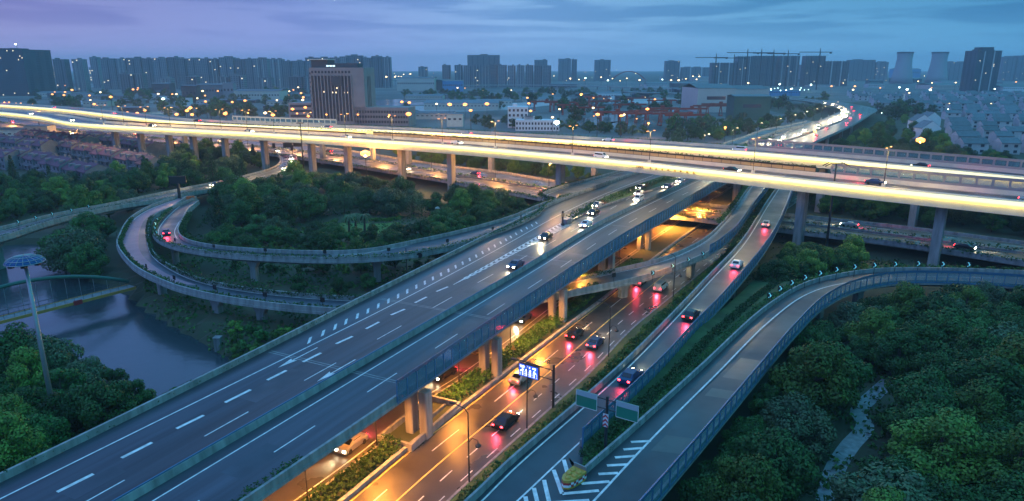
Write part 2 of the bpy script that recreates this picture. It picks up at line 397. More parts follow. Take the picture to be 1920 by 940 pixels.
# main viaduct
A_L = spline([W(-60, -2.6), W(0, -2.7), W(30, -3.6), W(60, -5.2), W(90, -6.6), W(120, -8.1), W(150, -9.3), W(180, -7.3), W(213, -5.0), W(260, 4), W(300, 10.5), W(372, 22.5), W(479, 35.3), WV(277, 595), WV(310, 654), WV(338, 753), WV(346, 832), WV(340, 900), WV(300, 1010), WV(180, 1130)], n=330)
A_R = spline([W(-60, 20.4), W(0, 20.5), W(30, 21), W(60, 21.3), W(90, 21.7), W(120, 22.6), W(150, 24.4), W(180, 26), W(213, 28), W(260, 34), W(321, 41.5), W(372, 48), WV(230, 468), WV(305, 590), WV(345, 660), WV(368, 750), WV(377, 850), WV(365, 930), WV(322, 1035), WV(192, 1160)], n=330)
A_ME = spline([W(-60, 10.6), W(0, 10.8), W(45, 11.1), W(90, 11.4), W(130, 11.2), W(160, 13), W(213, 17.2), W(260, 21.5), W(337, 29.5), W(421, 41), WV(248, 519), WV(291, 597), WV(328, 690), WV(350, 768), WV(357, 850), WV(350, 915), WV(310, 1022), WV(186, 1145)], n=330)
# inner loop (long ramp beside the main viaduct)
F2_L = pl_([(372, 380), (352, 398), (340, 418), (333, 436), (345, 452), (383, 463), (480, 473), (633, 477), (700, 472), (786, 455), (870, 436), (960, 410), (1010, 389), (1054, 373)], [5, 5, 5.2, 5.4, 5.6, 5.8, 6, 6.2, 6.4, 6.8, 7.2, 7.7, 8, 8], n=90)
F2_R = pl_([(352, 372), (325, 392), (300, 416), (289, 437), (299, 452), (334, 466), (406, 478), (480, 484), (643, 489), (761, 481), (863, 462), (910, 448), (960, 428), (1012, 403)], [5, 5, 5.2, 5.4, 5.6, 5.8, 6, 6.2, 6.4, 6.8, 7.2, 7.7, 8, 8], n=90)
F2_L = spline(F2_L[:-1] + [W(160, -17), W(213, -12.5), W(260, -5.5), W(300, 2), W(372, 9.5), W(434, 15), W(479, 26), W(520, 33)], n=200)
F2_R = spline(F2_R[:-1] + [W(150, -10.4), W(180, -8.4), W(213, -6.2), W(260, 2.6), W(300, 9.3), W(372, 17), W(434, 24), W(479, 33), W(520, 39)], n=200)
# outer loop that runs on beneath the main viaduct and climbs again to the right
zF1 = [5, 5, 5, 5, 5, 5, 4.8, 4.6, 4.4, 4.2, 4.1, 4.0, 4.0, 4.1, 4.2, 4.3, 4.6, 5.2, 6, 7.0, 7.4, 8]
F1_L = pl_([(368, 373), (350, 381), (319, 393), (288, 409), (278, 434), (281, 460), (291, 483), (332, 511), (383, 531), (480, 549), (669, 564), (850, 562), (960, 548), (1040, 537), (1088, 526), (1150, 512), (1241, 490), (1312, 459), (1356, 421), (1407, 352), (1440, 318), (1476, 291)], zF1, n=260)
F1_R = pl_([(352, 366), (340, 370), (281, 391), (245, 414), (226, 446), (222, 462), (255, 504), (304, 530), (342, 544), (421, 562), (560, 580), (800, 592), (930, 580), (1003, 565), (1060, 553), (1113, 543), (1208, 522), (1317, 482), (1366, 448), (1404, 400), (1446, 345), (1500, 297)], zF1, n=260)
# red-lit ramp and the right-hand ramp
C_L = pl_([(700, 1100), (880, 950), (955, 877), (1158, 700), (1252, 606), (1329, 524), (1389, 460), (1435, 388), (1457, 355), (1480, 320), (1512, 285)], [6, 6, 6, 6, 6, 6, 6, 6.4, 6.8, 7.4, 8], n=130)
C_R = pl_([(800, 1100), (965, 952), (1064, 858), (1231, 700), (1295, 629), (1349, 572), (1437, 462), (1474, 388), (1490, 345), (1512, 312), (1545, 280)], [6, 6, 6, 6, 6, 6, 6, 6.4, 6.8, 7.4, 8], n=130)
zD = [6, 6, 6, 6, 5.8, 5.3, 5, 5, 5, 5, 5, 5]
D_L = pl_([(900, 1090), (1010, 975), (1098, 891), (1182, 817), (1310, 700), (1440, 580), (1517, 535), (1583, 519), (1644, 511), (1721, 509), (1850, 512), (2200, 528)], zD, n=130)
D_R = pl_([(1090, 1090), (1205, 960), (1310, 838), (1428, 696), (1486, 628), (1542, 574), (1606, 543), (1677, 530), (1762, 529), (1887, 535), (2010, 545), (2300, 570)], [6, 6, 6, 6, 5.9, 5.5, 5, 5, 5, 5, 5, 5], n=130)
# ground-level dual road under orange light
B_MR = pl_([(380, 1160), (651, 940), (771, 840), (858, 774), (960, 695), (1077, 605), (1136, 560), (1200, 508), (1290, 440), (1390, 372), (1470, 318)], 0, n=120)
B_R = pl_([(620, 1160), (837, 940), (915, 868), (1026, 769), (1103, 700), (1182, 618), (1240, 570), (1300, 522), (1392, 448), (1470, 395), (1540, 345)], 0, n=120)
B_ML = pl_([(250, 1160), (570, 940), (722, 825), (803, 751), (872, 706), (962, 640), (1045, 575), (1110, 530), (1176, 486), (1262, 425), (1358, 362), (1440, 308)], 0, n=120)
B_L = off(B_ML, -13.5)
# cross-town road on a low deck and the road over the river
H_F = pl_([(-220, 190), (-60, 212), (150, 240), (300, 253), (480, 265), (633, 281), (812, 309), (960, 328), (1077, 349), (1160, 366), (1300, 383), (1496, 407), (1695, 429), (1920, 458), (2250, 500)], 3, n=200)
H_N = pl_([(-220, 212), (-60, 236), (150, 262), (300, 270), (470, 287), (557, 297), (812, 337), (960, 364), (1060, 383), (1160, 397), (1300, 412), (1494, 436), (1670, 457), (1920, 495), (2250, 545)], 3, n=200)
G_F = pl_([(-260, 490), (-100, 455), (0, 432), (102, 406), (204, 386), (281, 370), (357, 354), (434, 339), (480, 327), (514, 316), (526, 304), (522, 292), (500, 281), (470, 274)], [6, 6, 6, 6, 5.6, 5.2, 5, 4.6, 4.2, 3.6, 3.2, 3, 3, 3], n=140)
G_N = pl_([(-260, 525), (-100, 475), (0, 450), (92, 420), (212, 391), (300, 377), (372, 362), (440, 350), (496, 337), (538, 324), (556, 306), (550, 291), (530, 281), (500, 274)], [6, 6, 6, 6, 5.6, 5.2, 5, 4.6, 4.2, 3.6, 3.2, 3, 3, 3], n=140)
# the two tall viaducts, near edge of each
VF_N = spline([P(-260, 196, 17.6), P(-120, 203, 17.6), P(0, 212, 17.6), P(80, 221, 17.6), (-223, 358, 17.6), (-113, 304, 17.6), (-36, 262, 17.6), (0, 238, 17.6), (34, 211, 17.6), (68, 180, 17.6), (91, 159, 17.6), (112, 141.5, 17.6), (150, 106, 17.6), (210, 50, 17.6)], 4)
VF_F = off(VF_N, -12.0)
VB_N = spline([P(-260, 189, 17.6), P(-100, 193, 17.6), P(0, 198, 17.6), P(122, 207, 17.6), P(210, 217, 17.6), P(306, 228, 17.6), P(400, 234, 17.6), P(480, 238, 17.6), P(700, 246, 17.6), P(960, 260, 17.6), P(1200, 274, 17.6), P(1440, 291.5, 17.6), P(1650, 311, 17.6), P(1874, 333, 17.6), P(2100, 358, 17.6), P(2500, 410, 17.6)], 4)
VB_F = off(VB_N, -12.0)
for pl, r in ((mid(A_L, A_R), 16), (mid(F2_L, F2_R), 6), (mid(F1_L, F1_R), 6.5), (mid(C_L, C_R), 5.5), (mid(D_L, D_R), 6.5), (mid(B_MR, B_R), 9), (off(B_ML, -6.7), 9), (mid(H_F, H_N), 13), (mid(G_F, G_N), 6.5)): keep(pl, r)

# ------------------------------------------------------------------ ground with the river cut into it
RIV = [P(*p, -2.2) for p in ((-420, 470), (-60, 466), (60, 458), (95, 468), (120, 505), (165, 528), (222, 544), (268, 583), (345, 628), (434, 682), (520, 745), (560, 800), (470, 870), (330, 800), (265, 752), (215, 730), (150, 700), (60, 700), (-120, 760), (-700, 900))]
def inpoly(x, y, poly):
    c = False; j = len(poly) - 1
    for i in range(len(poly)):
        a, b = poly[i], poly[j]
        if (a[1] > y) != (b[1] > y) and x < (b[0] - a[0]) * (y - a[1]) / (b[1] - a[1]) + a[0]: c = not c
        j = i
    return c
def pdist(x, y, poly, closed=True):
    best = 1e9; n = len(poly)
    for i in range(n if closed else n - 1):
        ax, ay = poly[i][0], poly[i][1]; bx, by = poly[(i + 1) % n][0], poly[(i + 1) % n][1]
        dx, dy = bx - ax, by - ay; q = dx * dx + dy * dy
        t = 0 if q == 0 else max(0, min(1, ((x - ax) * dx + (y - ay) * dy) / q))
        d = math.hypot(x - ax - dx * t, y - ay - dy * t)
        if d < best: best = d
    return best
RIV2 = [(p.x, p.y) for p in RIV]
def gz(x, y):
    if x > 5 or y > 280: return 0.0
    d = pdist(x, y, RIV2); inside = inpoly(x, y, RIV2)
    if inside: return -2.6 - min(d, 3)
    return -2.4 + 2.4 * min(1, d / 3.2) ** .6
mb = MB(); x0, x1, y0, y1, st = -330, 10, 20, 284, 4; nx = int((x1 - x0) / st) + 1; ny = int((y1 - y0) / st) + 1
ids = [[mb.vert((x0 + i * st, y0 + j * st, gz(x0 + i * st, y0 + j * st))) for i in range(nx)] for j in range(ny)]
for j in range(ny - 1):
    for i in range(nx - 1): mb.face((ids[j][i], ids[j][i + 1], ids[j + 1][i + 1], ids[j + 1][i]))
X1 = x0 + (nx - 1) * st; Y1 = y0 + (ny - 1) * st
for a, b, c, d in ((-9000, -2000, x0, Y1), (X1, -2000, 9000, Y1), (x0, -2000, X1, y0), (-9000, Y1, 9000, 9000)):
    mb.poly([(a, b, 0), (c, b, 0), (c, d, 0), (a, d, 0)])
tag(mb.build('ground', EARTH), kind='structure')
WATER = bpy.data.materials.new('river_water'); WATER.use_nodes = True; t = WATER.node_tree; b = t.nodes['Principled BSDF']
b.inputs['Base Color'].default_value = (.03, .05, .06, 1); b.inputs['Roughness'].default_value = .16; b.inputs['Specular IOR Level'].default_value = .6
nz = t.nodes.new('ShaderNodeTexNoise'); nz.inputs['Scale'].default_value = .5; nz.inputs['Detail'].default_value = 3; tcn = t.nodes.new('ShaderNodeTexCoord'); t.links.new(tcn.outputs['Object'], nz.inputs['Vector'])
bp = t.nodes.new('ShaderNodeBump'); bp.inputs['Strength'].default_value = .12; bp.inputs['Distance'].default_value = .3; t.links.new(nz.outputs[0], bp.inputs['Height']); t.links.new(bp.outputs[0], b.inputs['Normal'])
mb = MB(); mb.poly([(x0 - 300, 20, -2.2), (0, 20, -2.2), (0, 230, -2.2), (x0 - 300, 230, -2.2)])
tag(mb.build('river_water', WATER), kind='structure')
mb = MB(); z = .05      # the lighter industrial land past the viaducts
mb.poly([(-1500, 520, z), (-60, 420, z), (100, 330, z), (260, 560, z), (300, 900, z), (900, 1100, z), (2600, 2400, z), (-2600, 2400, z)])
tag(mb.build('industrial_ground', CITYG), kind='structure')

# ------------------------------------------------------------------ main viaduct
V = thing('main_viaduct', 'wide straight concrete viaduct crossing the foreground diagonally with a low central barrier', 'viaduct', (0, 0, 0), local=False)
girder(A_L, A_R, V, 1.75, inset=.12, fascia=.42)
surface(A_L, A_R, V, m=ASPH_A, strips=6)
TA = lengths(A_L)[-1]
parapet(sub(A_L, 0, 520), V, -1, .85, .32)
parapet(sub(A_R, 0, 700), V, 1, .8, .32)
mb = MB(); mb.sweep(sub(A_ME, 0, 1000), [(-.3, 0), (-.16, .8), (.16, .8), (.3, 0)]); mb.build('central_barrier', CONC, V)
mb = MB(); mb.sweep(sub(A_ME, 0, 300), [(-.05, .8), (-.05, .95), (.05, .95), (.05, .8)]); mb.build('barrier_rail', BLUEM, V)
# markings, in the frame of the straight stretch
LM = MB()
EDG = [W(-60, .1), W(0, 0), W(60, .45), W(100, -.6), W(136, -2.3), W(170, -1.9), W(217, 1.6)]
stripe(LM, spline(EDG, 3), .2)
stripe(LM, off(sub(A_ME, 0, 800), -.75), .14); stripe(LM, off(sub(A_ME, 0, 1000), 1.9), .18)
def so_of(px, py):
    q = P(px, py, 8) - _A0; return q.dot(_ad), q.dot(_an)
# broad dashes between first and second lane, thin dashes between second and third, thin ones right of the barrier
for a, b in (((107, 923), (175, 889)), ((228, 859), (285, 830)), ((331, 804), (382, 779)), ((422, 755), (470, 731)), ((501, 713), (537, 695)), ((568, 679), (602, 662)), ((630, 645), (661, 631)), ((686, 617), (711, 604)), ((733, 591), (759, 580)), ((778, 568), (800, 557)), ((818, 547), (840, 538))):
    A_, B_ = P(*a, 8), P(*b, 8); LM.loft(off([A_, B_], -.22, .013), off([A_, B_], .22, .013))
for k in range(-2, 12):
    s = 1.0 + k * 15.0; o_ = 7.4 + .15 * math.sin(k)
    LM.loft([W(s, o_ - .08, 8.013), W(s + 6, o_ - .08, 8.013)], [W(s, o_ + .08, 8.013), W(s + 6, o_ + .08, 8.013)])
for k in range(-2, 24):
    s = 2.0 + k * 15.0
    if s > 20 * 15: break
    q = off(A_ME, 5.6); T0 = 60
    stripe(LM, sub(q, max(0, T0 + s), T0 + s + 6), .16)
# slanting blocks on the widening shoulder
bx = [390, 490, 580, 660, 745, 823, 900, 975, 1047, 1115, 1182, 1245, 1305, 1365, 1420, 1473, 1525, 1577, 1625, 1672, 1718, 1762, 1805, 1845]; by = [722, 668, 622, 583, 540, 502, 463, 427, 390, 355, 320, 290, 258, 228, 199, 171, 144, 117, 91, 65, 40, 16, -8, -30]
for x_, y_ in [(480 + a / 3.917, 460 + c / 3.917) for a, c in zip(bx, by)] + [(960, 447), (970, 441), (980, 435), (990, 430), (1000, 425), (1008, 420)]:
    q = P(x_, y_, 8.012) - _an * .12; d_ = (_ad * 1.9 - _an * 1.35)
    LM.poly([q - _ad * .3, q + _ad * .35, q + _ad * .35 + d_, q - _ad * .3 + d_])
# chevrons before the grass nose
for k in range(23):
    s = 76 + k * 2.25; hw = .45 + (k / 23) * .95; c0 = 3.9 - .035 * k
    for sg in (-1, 1):
        LM.loft([W(s, c0, 8.014), W(s + 1.15, c0, 8.014)], [W(s + 1.5, c0 + sg * hw, 8.014), W(s + 2.65, c0 + sg * hw, 8.014)])
for sg in (-1, 1): LM.loft([W(73, 3.8, 8.013), W(129, 3.1 + sg * 1.5, 8.013)], [W(73, 4.0, 8.013), W(129, 3.3 + sg * 1.5, 8.013)])
# straight-ahead arrows
def arrow(mb, s, o, ln=7.5):
    mb.loft([W(s + 2.6, o - .1, 8.014), W(s + ln, o - .1, 8.014)], [W(s + 2.6, o + .1, 8.014), W(s + ln, o + .1, 8.014)])
    mb.poly([W(s, o, 8.014), W(s + 3, o + .55, 8.014), W(s + 2.6, o, 8.014), W(s + 3, o - .55, 8.014)])
for px, py in ((521, 690), (594, 716)):
    s, o_ = so_of(px, py); arrow(LM, s, o_)
LM.build('lane_marking', PAINT, V)
YM = MB()
stripe(YM, sub(off(A_ME, -.55), 0, 800), .15)
YM.build('median_line', PAINT_Y, V)
# expansion joints
for s in (35.5, 60.5, 96, 132):
    mb = MB()
    for e in (0, .5): mb.loft([W(s + e, -3.2, 8.011), W(s + e + .16, -3.2, 8.011)], [W(s + e, 20.4, 8.011), W(s + e + .16, 20.4, 8.011)])
    mb.build('expansion_joint', CONC, V)
for s, o_, ln, wd in ((24, 3.6, 9, 3), (52, 14.2, 14, 3.2), (70, 7.6, 7, 3.2), (93, 14.4, 10, 5.5), (12, 14.5, 6, 2.8), (110, .5, 8, 3), (3, 4.2, 5, 2)):
    MB().loft([W(s, o_, 8.008), W(s + ln, o_, 8.008)], [W(s, o_ + wd, 8.008), W(s + ln, o_ + wd, 8.008)]).build('road_patch', ASPH, V)
fence(sub(off(A_R, .42), 60 + 31.5, 60 + 226), V, 2.8, -.12)
for s, o1 in ((-14, None), (38, None), (57.5, None), (84, None), (112, None), (142, None), (182, None)):
    a = math.atan2(_ad.y, _ad.x)
    for o_ in (18.7, 20.9): pier(W(s, o_, 0), 6.5, V, 1.5, 1.2, rot=a)
    for o_ in (1.5, 4): pier(W(s, o_, 0), 6.5, V, 1.5, 1.2, rot=a)
for s in (330, 380, 430, 480, 530, 580):
    for f in (.12, .5, .9):
        p1, t_ = at(mid(A_L, A_R, f), s); pier(p1, 6.5, V, 2, 1.6, rot=math.atan2(t_.y, t_.x))

# grass nose between the slip lane and the main carriageway
WL = spline([W(133.5, 2.6), W(150, .6), W(170, .6), W(190, 2.3), W(218, 6), W(260, 12.0), W(320, 15.3), W(380, 23.8)], n=60); WR = spline([W(130.5, 3.3), W(144, 3.4), W(170, 7.3), W(190, 10.6), W(218, 15.6), W(260, 19.0), W(320, 18.5), W(380, 25)], n=60)
N_ = thing('grass_nose', 'kerbed grass strip growing between the slip lane and the main carriageway of the wide viaduct', 'planted verge', tuple(W(131, 3)), local=False)
MB().sweep(WL, [(-.1, .004), (-.1, .5), (.12, .5), (.12, .004)]).build('kerb', CONC, N_); MB().sweep(WR, [(-.12, .004), (-.12, .6), (.1, .6), (.1, .004)]).build('kerb', CONC, N_)
MB().loft(off(WL, .1, .42), off(WR, -.1, .42)).build('turf', GRASS, N_)
hedge('hedge', None, mid(WL, WR), 3.2, .9, N_, 16, .2, seed=3, zoff=.4)

# ------------------------------------------------------------------ loops
def ramp_way(name, label, Lp, Rp, depth=1.3, m=None, z=None, pl=True, pr=True, h=.85, cat='ramp', inset=.26, strips=3):
    V = thing(name, label, cat, (0, 0, 0), local=False)
    girder(Lp, Rp, V, depth, inset=inset); surface(Lp, Rp, V, m=m, strips=strips)
    if pl: parapet(Lp, V, -1, h)
    if pr: parapet(Rp, V, 1, h)
    return V
V2 = ramp_way('inner_loop_ramp', 'inner curved ramp of the double loop, rising beside the wide viaduct past the island', F2_L, F2_R)
mb = MB(); stripe(mb, off(F2_L, .7), .16); stripe(mb, off(F2_R, -.9), .16); mb.build('edge_line', PAINT, V2)
T2 = lengths(F2_L)[-1]
c2 = mid(F2_L, F2_R)
for s in (60, 88, 116, 144, 172, 205, 240, 420, 470): 
    p, t_ = at(c2, s); pier(p, p.z - 1.2, V2, 1.5, 1.3, cap=3.4, rot=math.atan2(t_.y, t_.x))
V1 = ramp_way('outer_loop_ramp', 'outer curved ramp of the double loop with reddish surface, passing beneath the wide viaduct', F1_L, F1_R)
c1 = mid(F1_L, F1_R); T1 = lengths(c1)[-1]
sR = 0
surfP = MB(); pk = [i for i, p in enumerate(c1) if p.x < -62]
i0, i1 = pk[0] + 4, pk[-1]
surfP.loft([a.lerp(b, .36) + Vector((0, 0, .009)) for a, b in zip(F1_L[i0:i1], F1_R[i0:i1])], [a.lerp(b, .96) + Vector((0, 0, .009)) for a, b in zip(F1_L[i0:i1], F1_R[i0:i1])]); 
mb = MB(); stripe(mb, off(mid(F1_L, F1_R, .06), 0, .004), .16); stripe(mb, mid(F1_L, F1_R, .9), .16); mb.build('edge_line', PAINT, V1)
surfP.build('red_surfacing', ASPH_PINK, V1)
for px, py in ((267, 560), (351, 605), (474, 612), (600, 620), (1015, 620), (1215, 580), (1310, 520), (1390, 440)):
    g = P(px, py, 0); s = min(range(len(c1)), key=lambda i: (c1[i].xy - g.xy).length); p = c1[s]; t_ = c1[min(s + 1, len(c1) - 1)] - p
    pier(p, p.z - 1.25, V1, 1.7, 1.4, cap=3.6, rot=math.atan2(t_.y, t_.x), z0=-5)
iE = min(range(len(F1_R)), key=lambda i: (F1_R[i].xy - P(1322, 474, 5.6).xy).length)
fence(off(F1_R[iE:iE + 75], .40), V1, 2.3, .0)

# ------------------------------------------------------------------ red-lit ramp, right-hand ramp, gore
V3 = ramp_way('long_ramp', 'single lane ramp right of the orange-lit road, with a glass noise barrier on its right', C_L, C_R, 1.3, inset=.18, pr=False)
mb = MB(); stripe(mb, off(C_L, .55), .2); stripe(mb, off(C_R, -.35), .2); mb.build('edge_line', PAINT, V3)
iN = min(range(len(C_R)), key=lambda i: (C_R[i].xy - P(1092, 836, 6).xy).length)
parapet(C_R[iN:], V3, 1, .85)
fence(off(C_R[iN:], .40), V3, 2.4, -.05)
cC = mid(C_L, C_R)
for px, py in ((1352, 620), (1398, 560), (1440, 500), (1470, 440)):
    g = P(px, py, 0); s = min(range(len(cC)), key=lambda i: (cC[i].xy - g.xy).length); p = cC[s]; t_ = cC[s + 1] - p
    pier(p, p.z - 1.25, V3, 1.6, 1.4, cap=3, rot=math.atan2(t_.y, t_.x))
V4 = thing('curving_ramp', 'curving ramp at the edge of the wood with a glass barrier along its outer side', 'ramp', local=False)
girder(D_L, D_R, V4, 1.3, inset=.2); surface(D_L, D_R, V4)
iG = min(range(len(D_L)), key=lambda i: (D_L[i].xy - P(1098, 891, 6).xy).length)
parapet(D_L[iG:], V4, -1, .85); parapet(D_R, V4, 1, .45)
fence(off(D_R, .40), V4, 2.4, -.05, 2.0, GLASSG)
mb = MB(); DW = pl_([(1000, 1060), (1113, 940), (1220, 825), (1345, 700), (1440, 605), (1509, 554), (1563, 535), (1640, 524), (1740, 519), (1870, 522)], [6, 6, 6, 6, 5.8, 5.3, 5, 5, 5, 5]); stripe(mb, DW, .24)
# hatching between the two ramps and along the parapet
hat = [((985, 948), (978, 931)), ]
iC = min(range(len(C_R)), key=lambda i: (C_R[i].xy - P(1064, 858, 6).xy).length)
pr = off(C_R, -.35)
d6 = lambda px, py: P(px, py, 6.014)
def bar(mb, a, b, w=.5):
    A_, B_ = d6(*a), d6(*b); t_ = (B_ - A_).normalized(); n_ = Vector((t_.y, -t_.x, 0)) * w / 2
    mb.poly([A_ - n_, B_ - n_, B_ + n_, A_ + n_])
for a, b in (((1220, 827), (1183, 829)), ((1207, 840), (1169, 843)), ((1191, 855), (1153, 858)), ((1177, 871), (1138, 873)), ((1159, 887), (1122, 889)), ((1143, 903), (1090, 907)),
             ((1123, 920), (1054, 926)), ((1054, 926), (1038, 881)), ((1105, 938), (1030, 943)), ((1030, 943), (1020, 900)), ((1067, 897), (1057, 862)), ((1012, 960), (1001, 915)), ((995, 978), (985, 931)), ((1085, 962), (1012, 960))):
    bar(mb, a, b, .42)
mb.build('lane_marking', PAINT, V4)
MB().loft([p + Vector((0, 0, .003)) for p in C_R[:iC + 1]], [D_L[int(iG * k / iC)] + Vector((0, 0, .003)) for k in range(iC + 1)]).build('gore_surface', ASPH, V4)
MB().loft([p + Vector((0, 0, .003)) for p in C_R[iC:iN + 2]], [D_L[iG - 1 + 0 * k] + Vector((0, 0, .003)) for k in range(len(C_R[iC:iN + 2]))]).build('gore_surface', ASPH, V4)
cD = mid(D_L, D_R)
TARD = mat('repaired_asphalt', (.07, .075, .08), .3, var=.2, scale=.5)
for i_, j_ in ((iG + 5, iG + 9), (iG + 17, iG + 20), (iG + 22, iG + 29)):
    MB().loft([a.lerp(b, .45) + Vector((0, 0, .008)) for a, b in zip(D_L[i_:j_], D_R[i_:j_])], [a.lerp(b, .98) + Vector((0, 0, .008)) for a, b in zip(D_L[i_:j_], D_R[i_:j_])]).build('road_patch', TARD, V4)
for px, py in ((1300, 868), (1395, 760), (1560, 600), (1620, 575), (1700, 560), (1790, 555), (1880, 560)):
    g = P(px, py, 0); s = min(range(len(cD)), key=lambda i: (cD[i].xy - g.xy).length); p = cD[s]; t_ = cD[s + 1] - p
    pier(p, p.z - 1.25, V4, 1.6, 1.4, cap=3, rot=math.atan2(t_.y, t_.x))
# planted strip between the two ramps
nV = 46
cr = sub(C_R, lengths(C_R)[iN] , lengths(C_R)[iN] + 84); dl = sub(D_L, lengths(D_L)[iG], lengths(D_L)[iG] + 84)
cr = spline(cr, n=nV); dl = spline(dl, n=nV)
U = thing('planted_strip', 'planted strip with a concrete kerb between the long ramp and the curving ramp', 'planted verge', tuple(dl[0]), local=False)
vl = [p + Vector((0, 0, .35 if i < 22 else .35 - (i - 22) * .16)) for i, p in enumerate(off(cr, .45))]
MB().loft(vl, off(dl, -.35, .3)).build('turf', GRASS, U)
hedge('hedge', None, mid(vl, dl, .5), 1.5, .8, U, 40, .16, seed=11, zoff=.15)
hedge('hedge', None, mid(vl, dl, .8), 1.2, .6, U, 26, .14, seed=12, zoff=.15)
# slope between orange-lit road and long ramp
k1 = spline([p for p in B_R[8:88]], n=70); k2 = spline([p for p in C_L[8:88]], n=70)
k1 = off(B_R, .4); 
cl_ = C_L
sl_a = []; sl_b = []
for p in cl_:
    if p.y > 175: break
    q = min(k1, key=lambda a: (a.xy - p.xy).length); sl_a.append(Vector((q.x, q.y, .12))); sl_b.append(Vector((p.x - .5 * 0, p.y, p.z - 2.6)))
E_ = thing('planted_slope', 'green planted slope between the orange-lit road and the long ramp', 'planted verge', tuple(sl_a[0]), local=False)
MB().loft(sl_a, sl_b).build('turf', GRASS, E_)
MB().loft(off(sl_b, -.02), [Vector((p.x, p.y, p.z + 2.0)) for p in off(sl_b, -.02)]).build('retaining_wall', CONC_D, E_)
hedge('hedge', None, mid(sl_a, sl_b, .45), 2.4, 1.2, E_, 60, .2, seed=14, zoff=-.3)
MB().sweep(off(B_R, .05), [(0, -.1), (0, .15), (.3, .15), (.3, -.1)]).build('kerb', CONC, E_)

# ------------------------------------------------------------------ ground-level roads
g1 = surface(B_MR, B_R, None, 'orange_lit_road', ASPH_WET, .02); tag(g1, kind='structure')
g2 = surface(B_L, B_ML, None, 'orange_lit_road', ASPH_WET, .02); tag(g2, kind='structure')
mb = MB(); poly = [P(1085, 520), P(1330, 382), P(1420, 402), P(1408, 440), P(1300, 520)]; mb.poly([p + Vector((0, 0, .03)) for p in poly]); tag(mb.build('junction_road', ASPH_WET), kind='structure')
mb = MB(); stripe(mb, mid(B_MR, B_R, .5), .2); stripe(mb, mid(B_MR, B_R, .04), .15); mb2 = MB()
for f in (.27,): dashes(mb2, mid(B_MR, B_R, f), 6, 9, .16)
for f in (.72, .93): dashes(mb2, mid(B_MR, B_R, f), 2.5, 3.2, .15)
dashes(mb2, mid(B_L, B_ML, .66), 6, 9, .16); dashes(mb2, mid(B_L, B_ML, .35), 6, 9, .16); stripe(mb2, mid(B_L, B_ML, .93), .15)
for mbx, mt in ((mb, PAINT_Y), (mb2, PAINT)):
    mbx.v = [(a, b_, c + .02) for a, b_, c in mbx.v]; tag(mbx.build('road_marking', mt), kind='structure')
# median with its shrubs and the walled pit round the twin columns
M_ = thing('planted_median', 'kerbed median full of low shrubs between the two carriageways of the orange-lit road', 'planted verge', tuple(B_ML[20]), local=False)
MB().loft(off(B_ML, .2, .16), [min(B_MR, key=lambda a: (a.xy - p.xy).length) + Vector((0, 0, .16)) for p in off(B_ML, .2)]).build('soil', EARTH, M_)
MB().sweep(B_ML, [(0, -.05), (0, .22), (.25, .22), (.25, -.05)]).build('kerb', CONC, M_)
MB().sweep(B_MR, [(-.45, -.05), (-.45, .55), (0, .5), (0, -.05)]).build('median_wall', CONC, M_)
cm = mid(B_ML, [min(B_MR, key=lambda a: (a.xy - p.xy).length) for p in B_ML])
pp = P(800, 795); Tm = lengths(cm)
sc = min(range(len(cm)), key=lambda i: (cm[i].xy - pp.xy).length); s_c = Tm[sc]
hedge('shrub_row', None, sub(cm, 6, s_c - 5.5), 3.0, 1.25, M_, 85, .19, seed=21, zoff=.1)
hedge('shrub_row', None, sub(cm, s_c + 6.5, s_c + 90), 3.2, 1.3, M_, 70, .2, seed=22, zoff=.1)
PT = thing('walled_pit', 'rectangular concrete pit wall around the feet of the twin columns in the median', 'pit', tuple(cm[sc]), local=False)
p, t_ = at(cm, s_c); a = math.atan2(t_.y, t_.x); n_ = Vector((t_.y, -t_.x, 0)).normalized(); t_.normalize()
for c_, sz in ((p + n_ * 2.4, (12.5, .4, 1.0)), (p - n_ * 2.4, (12.5, .4, 1.0)), (p + t_ * 6.05, (.4, 4.4, 1.0)), (p - t_ * 6.05, (.4, 4.4, 1.0))):
    MB().box(c_ + Vector((0, 0, .5)), sz, a).build('pit_wall', CONC, PT)
MB().box(p + Vector((0, 0, .22)), (11.6, 4.3, .1), a).build('pit_floor', EARTH, PT)
MB().box(p + t_ * 2 + n_ * .6 + Vector((0, 0, .5)), (6.5, .3, .5), a).build('pit_beam', CONC_D, PT)

# ------------------------------------------------------------------ cross-town road and riverside road
V5 = ramp_way('cross_town_road', 'broad road on a low deck passing beneath the tall viaducts from left to right', H_F, H_N, 1.2, ASPH_WET, h=.8, cat='viaduct', inset=.1, strips=5)
hm = mid(H_F, H_N, .5)
MB().sweep(hm, [(-.5, 0), (-.5, .5), (.5, .5), (.5, 0)]).build('median', CONC, V5)
mb = MB()
for f in (.17, .33, .67, .83): dashes(mb, mid(H_F, H_N, f), 6, 9, .18)
for f in (.03, .46, .54, .97): stripe(mb, mid(H_F, H_N, f), .18)
mb.build('lane_marking', PAINT, V5)
hedge('median_hedge', None, hm, 1.0, .8, V5, 4, .3, seed=31, zoff=.45)
hedge('edge_hedge', None, off(H_N, .25), .8, .8, V5, 7, .25, seed=32, zoff=.5)
V6 = ramp_way('riverside_road', 'narrow curving road bridge over the river at the left, bending up to the cross-town road', G_F, G_N, 1.4, ASPH_WET, inset=.2)
mb = MB(); stripe(mb, mid(G_F, G_N, .12), .16); stripe(mb, mid(G_F, G_N, .88), .16); dashes(mb, mid(G_F, G_N, .5), 4, 6, .16); mb.build('lane_marking', PAINT, V6)
cG = mid(G_F, G_N)
